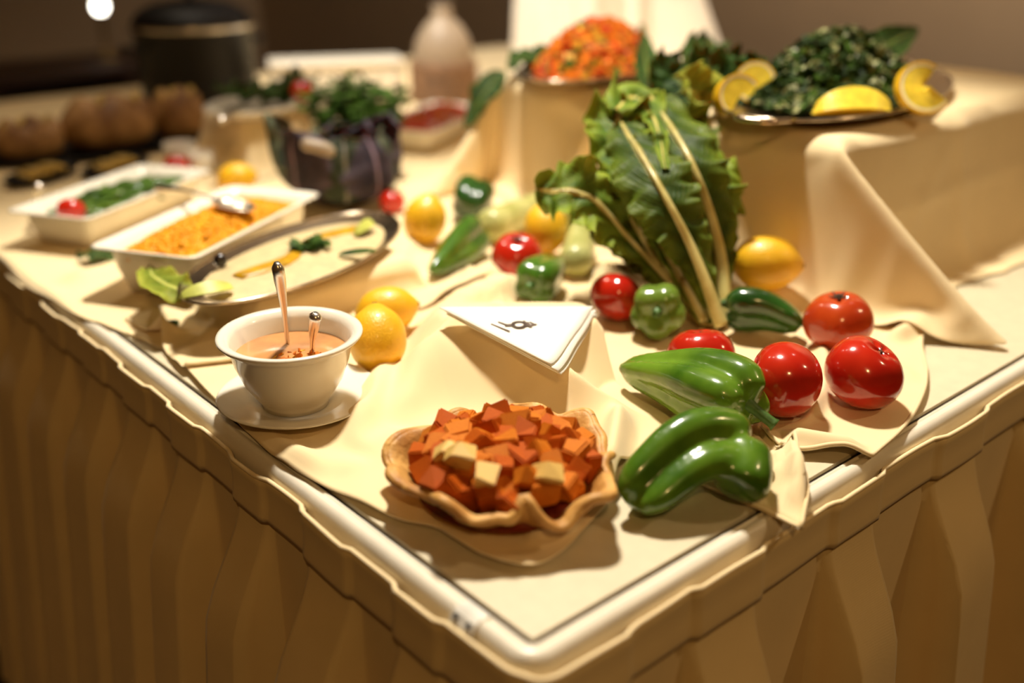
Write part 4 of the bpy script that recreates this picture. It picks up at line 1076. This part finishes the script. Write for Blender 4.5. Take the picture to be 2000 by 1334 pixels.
wedge('lime green cucumber wedge at the end of the platter by the dark rim', at(404, 574, .8155), .030, .012, .014, -.15, CUKE, CUKE, 'cucumber_wedge', 'cucumber')
wedge('dark green cucumber strip lying on the creamy salad', at(698, 496, .816), .024, .005, .007, -.35, HERB, HERB, 'cucumber_wedge', 'cucumber')
def herb_tuft(label, c, r_, h, n, seed, mat=HERB, size=.008, cat='herb', name='herb_sprig'):
    rr = np.random.default_rng(seed); vs, fs = [], []; root = thing(name, label, cat, c)
    stems = []
    for i in range(max(3, n // 12)):
        a = rr.uniform(0, 6.28); d = rr.uniform(.2, .9) * r_
        stems.append(tube_vf(catmull([(0, 0, 0), (d * .4 * math.cos(a), d * .4 * math.sin(a), h * .5), (d * math.cos(a), d * math.sin(a), h * rr.uniform(.6, .95))], 5), .0009, 4))
    v, f = join(stems); mesh_obj('stems', v, f, STEMG, root)
    for i in range(n):
        a = rr.uniform(0, 6.28); q = math.sqrt(rr.uniform(0, 1)); z_ = h * (.25 + .75 * rr.uniform(0, 1) ** .7)
        w_ = r_ * q * (.45 + .75 * z_ / h)
        p = np.array((w_ * math.cos(a), w_ * math.sin(a), z_ * (1 - .25 * q)))
        R_ = np.array(Matrix.Rotation(rr.uniform(0, 6.28), 3, 'Z') @ Matrix.Rotation(rr.uniform(-.9, .9), 3, 'X')); s_ = size * rr.uniform(.6, 1.3)
        base = np.array([(0, 0, 0), (-.7, .35, .15), (-.5, .8, 0), (-.2, .65, .2), (0, 1.15, .05), (.2, .65, .2), (.5, .8, 0), (.7, .35, .15)]) * s_
        o_ = len(vs); vs += list(base @ R_.T + p); fs += [(o_, o_ + 1, o_ + 2, o_ + 3), (o_, o_ + 3, o_ + 4, o_ + 5), (o_, o_ + 5, o_ + 6, o_ + 7)]
    o = mesh_obj('foliage', vs, fs, mat, root); o['kind'] = 'stuff'
    return root
herb_tuft('small tuft of green herbs in the middle of the creamy salad', at(590, 492, .816), .014, .012, 60, 1)
herb_tuft('second small tuft of herbs beside the first on the creamy salad', at(622, 488, .816), .013, .014, 60, 2)
def olive(label, c, r_):
    v, f = lathe([(.0001, 0), (r_ * .5, r_ * .15), (r_ * .9, r_ * .6), (r_, r_), (r_ * .88, r_ * 1.5), (r_ * .45, r_ * 1.95), (r_ * .2, r_ * 1.98), (.0001, r_ * 1.8)], 20)
    return tag(mesh_obj('olive', v, f, OLIVE, None, c), label, 'olive')
olive('black olive at the edge of the creamy salad platter', at(432, 522, .812), .0085)
loose_leaf('yellow-green lettuce leaf sticking out beside the dark platter rim', [at(375, 575, .805), at(335, 560, .812), at(300, 540, .806), at(292, 520, .800)], (-.2, -.5, .85), .024, LIMEL, cup=.3, ruf=.25, freq=3, seed=90)
loose_leaf('thin pale leaf lying over the raised cloth by the table rim', [*[np.array((*at(*q_)[:2], zs3(*at(*q_)[:2]) + .003)) for q_ in ((345, 590, .785), (318, 596, .785), (290, 603, .780))]], (0, -.2, 1), .008, KALE, cup=.3, ruf=.1, seed=91)
for i, (p, q) in enumerate([((235, 505), (150, 500)), ((480, 480), (530, 455)), ((300, 400), (220, 410))]):
    a, b = at(*p, .760), at(*q, .764)
    loose_leaf(['green leaf tucked under the near corner of the corn dish', 'dark green leaf between the corn dish and the creamy platter', 'green leaf between the corn dish and the bean dish'][i], [a, (a + b) / 2 + np.array((0, 0, .004)), b], (0, -.2, 1), .022, KALE, cup=.3, ruf=.25, freq=3, seed=95 + i)

# ------------------------------------------------------------------ rectangular dishes
def rrect(hx, hy, r_, n=6):
    P = []
    for cx, cy, a0 in ((hx - r_, hy - r_, 0), (-hx + r_, hy - r_, PI / 2), (-hx + r_, -hy + r_, PI), (hx - r_, -hy + r_, 1.5 * PI)):
        for k in range(n + 1): P.append((cx + r_ * math.cos(a0 + PI / 2 * k / n), cy + r_ * math.sin(a0 + PI / 2 * k / n)))
    return P
def rect_dish(name, label, c, L, W, H, ang, mat=PORC, rim=.016, cat='dish'):
    t = thing(name, label, cat, c, ang)
    pr = [(-.030, 0, .008), (-.028, 0.0, .01), (-.018, H * .55, .012), (-rim, H * .9, .012), (0, H, .014), (.001, H * 1.03, .014), (-.002, H * 1.05, .014), (-rim, H * .96, .012), (-rim - .006, H * .6, .01), (-.032, .006, .008)]
    v = []; npts = None
    for d, z_, r_ in pr:
        P = rrect(L / 2 + d, W / 2 + d, r_); npts = len(P); v += [(p[0], p[1], z_) for p in P]
    f = [tuple(reversed(q)) for q in grid_faces(len(pr), npts, False, True)]
    f.append(tuple((len(pr) - 1) * npts + k for k in range(npts))); f.append(tuple(reversed(range(npts))))
    o = mesh_obj('body', v, f, mat, t)
    return t
A4 = math.atan2(.158, .264)
cc = np.array((.190, .842, ZC + .001))
rect_dish('corn_dish', 'white rectangular porcelain dish heaped with yellow corn', cc, .315, .150, .062, A4)
def heap_rect(name, label, cat, c, L, W, h, n, size, mats, weights, shape, ang, seed, floor=0.0, smooth=False):
    rr = np.random.default_rng(seed); bv, bf = shape(); V_, F_, MI = [], [], []; off = 0
    for i in range(n):
        a, b = rr.uniform(-1, 1, 2); z_ = floor + h * (1 - abs(a) ** 4) * (1 - abs(b) ** 3) * rr.uniform(.8, 1.0)
        ax = rr.normal(size=3); ax /= np.linalg.norm(ax); R_ = np.array(Matrix.Rotation(rr.uniform(0, 6.28), 3, Vector(ax)))
        s_ = size * rr.uniform(.75, 1.25) * np.array((1, rr.uniform(.7, 1), rr.uniform(.6, .9)))
        V_.append((bv * s_) @ R_.T + np.array((a * L / 2, b * W / 2, z_))); F_ += [tuple(q + off for q in ff) for ff in bf]; MI += [int(rr.choice(len(mats), p=weights))] * len(bf); off += len(bv)
    o = mesh_obj(name, np.concatenate(V_), F_, None, None, c, smooth=smooth, mats=mats, midx=MI); o.rotation_euler = (0, 0, ang)
    return tag(o, label, cat, kind='stuff')
heap_rect('corn_kernels', 'yellow corn kernels heaped in the white rectangular dish', 'corn', cc, .272, .104, .022, 1800, .0052, [CORN], [1.0], ico, A4, 4, floor=.047, smooth=True)
a = at(440, 401, .832)
spoon('shiny serving spoon resting with its bowl on the yellow corn', [a + np.array((.0, .012, .004)), a + np.array((-.02, .06, .010)), a + np.array((-.04, .13, .006))], .007, 'serving_spoon', bowl_r=.024)
# bean dish
cb = at(228, 378, .80); cb[2] = ZC + .001
rect_dish('bean_dish', 'white rectangular dish of green beans behind the corn dish', cb, .30, .14, .050, A4)
def bean_mesh(nm, mat, seed):
    rr = np.random.default_rng(seed); P = catmull([(-.035, 0, 0), (-.012, rr.uniform(-.006, .006), .003), (.012, rr.uniform(-.006, .006), .003), (.035, 0, 0)], 9)
    v, f = tube_vf(P, [.001, .003, .0036, .0036, .0034, .0036, .0036, .003, .001], 7)
    me = bpy.data.meshes.new(nm); me.from_pydata([tuple(map(float, q)) for q in v], [], f); me.materials.append(mat); me.polygons.foreach_set('use_smooth', np.ones(len(me.polygons), dtype=bool)); return me
BM = [bean_mesh('green_bean', mm, s_) for s_, mm in enumerate((HERB, GREEN, GREEN_L, HERB))]
rr = np.random.default_rng(5); c_, s_ = math.cos(A4), math.sin(A4)
for i in range(64):
    x_, y_ = rr.uniform(-.07, .12), rr.uniform(-.042, .042); z_ = .030 + .022 * (1 - (x_ / .14) ** 2) * (1 - (y_ / .05) ** 2) * rr.uniform(.4, 1)
    o = bpy.data.objects.new('green_bean', BM[i % 4]); C.objects.link(o); o.location = V(cb + np.array((x_ * c_ - y_ * s_, x_ * s_ + y_ * c_, z_))); o.rotation_euler = (rr.uniform(-.2, .2), rr.uniform(-.15, .15), A4 + rr.normal(0, .5))
    tag(o, 'green bean piled in the white rectangular dish', 'bean', 'green beans in the rectangular dish')
tomato('dark red tomato half in the near end of the bean dish', cb + np.array((-.100 * c_, -.100 * s_, .045)), .020, (.5, 1), mat=TOM)
spoon('upright steel serving spoon handle beside the bean dish', [at(66, 405, .757), at(70, 385, .80), at(76, 362, .825)], .008, 'serving_spoon')
# red shredded salad dish
cr = np.array((.892, 1.300, ZC + .001))
rect_dish('red_salad_dish', 'white rectangular dish of shredded red salad near the middle stand', cr, .31, .15, .045, .48)
def shred():
    v, f = box_vf(-1, 1, -.16, .16, -.16, .16); return np.array(v), f
heap_rect('red_salad', 'shredded red salad in the white rectangular dish', 'salad', cr, .235, .09, .025, 520, .012, [PINK_B, RED_B, YEL_B], [.7, .2, .1], shred, .48, 6, floor=.032)

# ------------------------------------------------------------------ cabbage with herbs
cg = at(665, 418, ZC - .003); cg[:2] += np.array((.03, .035))
cab = thing('red_cabbage', 'purple-green cabbage head with open outer leaves beside the corn dish', 'cabbage', cg)
rc = .078
v, f = lathe([(.0001, .004), (rc * .55, .01), (rc * .86, rc * .5), (rc * .88, rc * .95), (rc * .6, rc * 1.3), (.0001, rc * 1.38)], 28); mesh_obj('core', v, f, CAB_P, cab, uv=[(.8, (i % 28) / 28) for i in range(len(v))])
for i in range(10):
    a = i * 2.399; lv = i / 10
    el = .35 + .9 * lv; R_ = rc * (1.18 - .22 * lv)
    d = np.array((math.cos(a), math.sin(a), 0)); up = np.array((0, 0, 1.0))
    w1 = .15 * math.sin(i * 1.9)
    pts = [cg + d * R_ * .2 + up * .008, cg + d * R_ * 1.0 + up * R_ * .40, cg + d * R_ * (1.12 + w1 - .3 * lv) + up * R_ * (1.0 + .25 * lv), cg + d * R_ * (1.05 + 2.2 * w1 - .6 * lv) + up * R_ * (1.50 + w1)]
    leaf_obj('leaf', cab, cg, pts, -d + up * .4, .066, CAB if i % 2 else CAB_P, None, prof='round', cup=.9, ruf=.16, freq=2.2, seed=120 + i, nv=20, nu=13)
ph = at(690, 300, .84)
herb_tuft('tall bushy bunch of dark green parsley rising behind the cabbage', (cg[0] + .108, cg[1] + .125, ZC), .078, .190, 900, 9, size=.017, cat='parsley', name='parsley_bunch')
gp = at(612, 285, .8705)
Q = catmull([gp + np.array((-.014, .012, .004)), gp, gp + np.array((.016, -.012, -.006)), gp + np.array((.022, -.02, -.014))], 12)
v, f = tube_vf(Q, [.004, .009, .0105, .010, .0095, .0105, .011, .010, .009, .009, .007, .003], 12)
tag(mesh_obj('ginger_root', v, f, VASEM), 'beige knobbly root piece lying on top of the cabbage leaves', 'root')
tomato('small red cherry tomato beside the cabbage and the platter end', on(766, 394, .018), .021, (.3, .2))

# ------------------------------------------------------------------ leafy plate, loaves and the other far dishes
lp = np.array((.545, 1.355, .8465))
oval_tray('leaf_plate', 'oval white plate of dark leaves with tomato on the small stand', lp, .135, .085, .45, PORC, h=.018)
for i in range(9):
    a = i * 2.4; rr_ = .03 + .05 * ((i * .37) % 1); b = lp + np.array((rr_ * math.cos(a), rr_ * .6 * math.sin(a), .018 if i not in (2, 5) else .010)); d = np.array((math.cos(a + .6), math.sin(a + .6), 0))
    loose_leaf('dark green salad leaf lying on the oval white plate', [b - d * .04, b + np.array((0, 0, .022)), b + d * .05 + np.array((0, 0, .008 + .02 * (i % 3)))], (0, 0, 1), .028, KALE, cup=.35, ruf=.3, freq=3, seed=140 + i, group='leaves on the oval white plate')
tomato('red tomato on the plate of dark leaves near the white block', at(590, 177, .889), .022, (.2, 0))
spoon('serving spoon with a bright round end lying across the plate of dark leaves', [lp + np.array((.0, .0, .03)), lp + np.array((-.06, -.04, .026)), at(430, 236, .872)], .009, 'serving_spoon')
lemon('yellow lemon at the foot of the small cloth-covered stand', on(462, 348, .026), .07, .026, (.7, -.5, .1))
def loaf(label, c, L, R_, ang, H):
    t = thing('bread_loaf', label, 'bread', c, ang)
    n, m = 26, 20; v = []
    for i in range(n):
        s = -1 + 2 * i / (n - 1); e = math.sqrt(max(.004, 1 - abs(s) ** 4.5))
        for k in range(m):
            a = 2 * PI * k / m; zz = math.sin(a)
            v.append((L * s, R_ * e * math.cos(a), H * .5 + H * .5 * e * (zz if zz > 0 else zz * .9) + .006 * math.sin(9 * s) * max(0, zz)))
    f = grid_faces(n, m, False, True); mesh_obj('crust', v, f, BREAD, t)
    for q in (-.5, -.1, .3, .65):
        P = [(L * q - .012, -R_ * .55, H * .90), (L * q, 0, H * 1.0), (L * q + .012, R_ * .55, H * .90)]
        v, f = tube_vf(catmull(P, 9), [.002, .005, .006, .0065, .007, .0065, .006, .005, .002], 6, .5); mesh_obj('score', v, f, CAKE, t)
bz0 = np.array((.35, 1.645, ZC + .012))
tr = oval_tray('bread_board', 'dark oval tray under the brown bread loaves', bz0 - np.array((0, 0, .012)), .245, .105, .0, BLACKM, h=.010)
loaf('largest brown crusty loaf in the middle of the dark tray', bz0 + np.array((.005, .0, -.0155)), .092, .055, .0, .105)
loaf('shorter brown loaf at the end of the dark tray away from the leafy plate', bz0 + np.array((-.148, .004, -.0145)), .064, .045, .0, .080)
loaf('round brown loaf at the end of the dark tray beside the leafy plate', bz0 + np.array((.146, -.004, -.0155)), .052, .048, .0, .105)
for i, (px, py) in enumerate([(110, 335), (215, 322)]):
    c0 = np.array([(.165, 1.475, ZC + .001), (.285, 1.445, ZC + .001)][i])
    oval_tray('slice_tray', ['dark tray of yellow slices beside the bean dish end', 'dark tray of yellow slices in front of the bread tray'][i], c0, .078, .040, .55, BLACKM, h=.012)
    for k in range(5):
        t_ = -.036 + .018 * k; cs = c0 + np.array((t_ * math.cos(.55), t_ * math.sin(.55), .010 + .003 * (k % 2)))
        v, f = lathe([(.0001, 0), (.018, 0), (.020, .003), (.019, .009), (.0001, .010)], 20, 1.0, .8)
        o = mesh_obj('yellow_slice', v, f, CAKE, None, cs); o.rotation_euler = (.25, .3, .55)
        tag(o, ['yellow round slice fanned on the tray beside the bean dish end', 'yellow round slice fanned on the tray in front of the loaves'][i], 'slice', ['slices on the tray by the bean dish', 'slices on the tray by the loaves'][i])
def cup(label, c, r_, h, fill):
    t = thing('sauce_cup', label, 'cup', c)
    v, f = lathe([(.0001, 0), (r_ * .75, 0), (r_ * .85, h * .3), (r_, h), (r_ * .93, h), (r_ * .80, h * .35), (.0001, h * .25)], 28); mesh_obj('body', v, f, PORC, t)
    v, f = lathe([(.0001, h * .80), (r_ * .90, h * .78)], 24); mesh_obj('sauce', v, f, fill, t)
cup('small white cup of red sauce between the loaves and the small stand', np.array((.392, 1.405, ZC)), .030, .045, RED_B)
cup('second small white cup of red sauce touching the small stand', np.array((.400, 1.335, ZC)), .024, .04, RED_B)
cup('small white cup standing beside the wicker-bottomed vase', at(942, 178, ZC), .022, .045, CREAMY)
tomato('red tomato beside the small white sauce cup and the loaves', on(345, 325, .02), .024, (.3, 1))

# black soup kettle
kc = np.array((.74, 2.06, ZC)); ket = thing('soup_kettle', 'large black soup kettle with a domed lid standing on the buffet', 'kettle', kc)
v, f = lathe([(.0001, 0), (.125, 0), (.135, .01), (.140, .06), (.140, .17), (.146, .172), (.146, .185), (.138, .187)], 48); mesh_obj('body', v, f, BLACKM, ket)
v, f = lathe([(.138, .187), (.140, .192), (.125, .212), (.09, .228), (.04, .236), (.0001, .238)], 48); ld = mesh_obj('lid', v, f, BLACKM, ket)
v, f = lathe([(.008, .236), (.008, .25), (.02, .255), (.022, .265), (.012, .272), (.0001, .273)], 20); mesh_obj('knob', v, f, BLACKM, ld)
v, f = lathe([(.1465, .174), (.149, .178), (.1465, .183)], 48); mesh_obj('steel_band', v, f, STEEL, ket)
for s in (-1, 1):
    P = catmull([(s * .139, -.03, .13), (s * .172, -.022, .135), (s * .172, .022, .135), (s * .139, .03, .13)], 14); v, f = tube_vf(P, .006, 8); mesh_obj('handle', v, f, BLACKM, ket)
# white block
wc = at(664, 203, ZC); fa = math.atan2(-(CAM[0] - wc[0]), (CAM[1] - wc[1])) + PI
wb = thing('white_food_box', 'low white rectangular box with a lid standing behind the parsley', 'box', wc, fa + .08)
o = box('body', (-.158, .158, .0, .10, 0, .085), PORC, wb, .012); o = box('lid', (-.163, .163, -.005, .105, .085, .103), PORC, wb, .008)
# vase with dark twig
vc = at(868, 196, ZC); vs_ = thing('vase', 'beige ceramic vase with a brown wicker-wrapped base holding a dark twig', 'vase', vc)
v, f = lathe([(.0001, 0), (.070, 0), (.078, .02), (.080, .06), (.079, .095), (.074, .10)], 36); mesh_obj('wicker_base', v, f, WICK, vs_)
for k in range(9):
    P = np.array([(.0795 * math.cos(q), .0795 * math.sin(q), .010 + k * .010) for q in np.linspace(0, 2 * PI, 41)]); v, f = tube_vf(P, .0052, 6, cap=False); mesh_obj('wicker_strand', v, f, WICK, vs_)
v, f = lathe([(.072, .095), (.073, .115), (.064, .150), (.045, .180), (.026, .198), (.022, .215), (.027, .228), (.022, .228), (.018, .21)], 36); mesh_obj('neck', v, f, VASEM, vs_)
tw = thing('twig', 'dark dry twig with curled leaves standing in the vase', 'twig', vc + np.array((0, 0, .10)))
v, f = tube_vf(catmull([(.03, -.01, -.095), (.01, 0, .02), (-.005, .005, .12), (-.012, .01, .22), (-.02, .02, .36)], 14), .009, 8); mesh_obj('stalk', v, f, STEMB, tw)
for i in range(12):
    a = i * 2.4; z0 = .155 + .016 * i; b = np.array((-.012, .01, z0)); d = np.array((math.cos(a), math.sin(a), .15))
    leaf_obj('leaf', tw, (0, 0, 0), [b, b + d * .03, b + d * .06 + np.array((0, 0, -.015))], (0, 0, 1), .016, STEMB, None, cup=.4, ruf=.2, freq=2, seed=200 + i, nv=10, nu=7)

# dark sideboard against the far end, with a small lit lamp
sb = thing('sideboard', 'dark wooden sideboard with open shelves at the far end of the room', 'sideboard', (1.0, 4.1, 0))
box('top', (-.85, .85, -.23, .23, .56, .60), DWOOD, sb, .006)
for xx in (-.83, -.28, .26, .80): box('upright', (xx, xx + .04, -.21, .21, .06, .56), DWOOD, sb, .003)
for zz in (.08, .24, .40): box('shelf', (-.82, .82, -.21, .21, zz, zz + .035), DWOOD, sb, .003)
box('back_panel', (-.82, .82, .19, .21, .08, .56), DWOOD, sb); box('plinth', (-.80, .80, -.18, .18, 0, .06), DWOOD, sb)
ray = at(195, 12, .98);  lc = CAM + (ray - CAM) * ((4.1 - CAM[1]) / (ray - CAM)[1])
hz = max(.10, lc[2] - .60)
tl = thing('table_lamp', 'small lit globe lamp on the dark sideboard', 'lamp', (lc[0], 4.1, .60))
v, f = lathe([(.0001, 0), (.06, 0), (.058, .012), (.012, .022), (.009, .05), (.009, hz - .03), (.014, hz - .024)], 24); mesh_obj('base', v, f, SHADE, tl)
v, f = lathe([(.012, hz - .026), (.018, hz - .019), (.026, hz), (.018, hz + .019), (.0001, hz + .027)], 24); mesh_obj('globe', v, f, GLOW, tl)
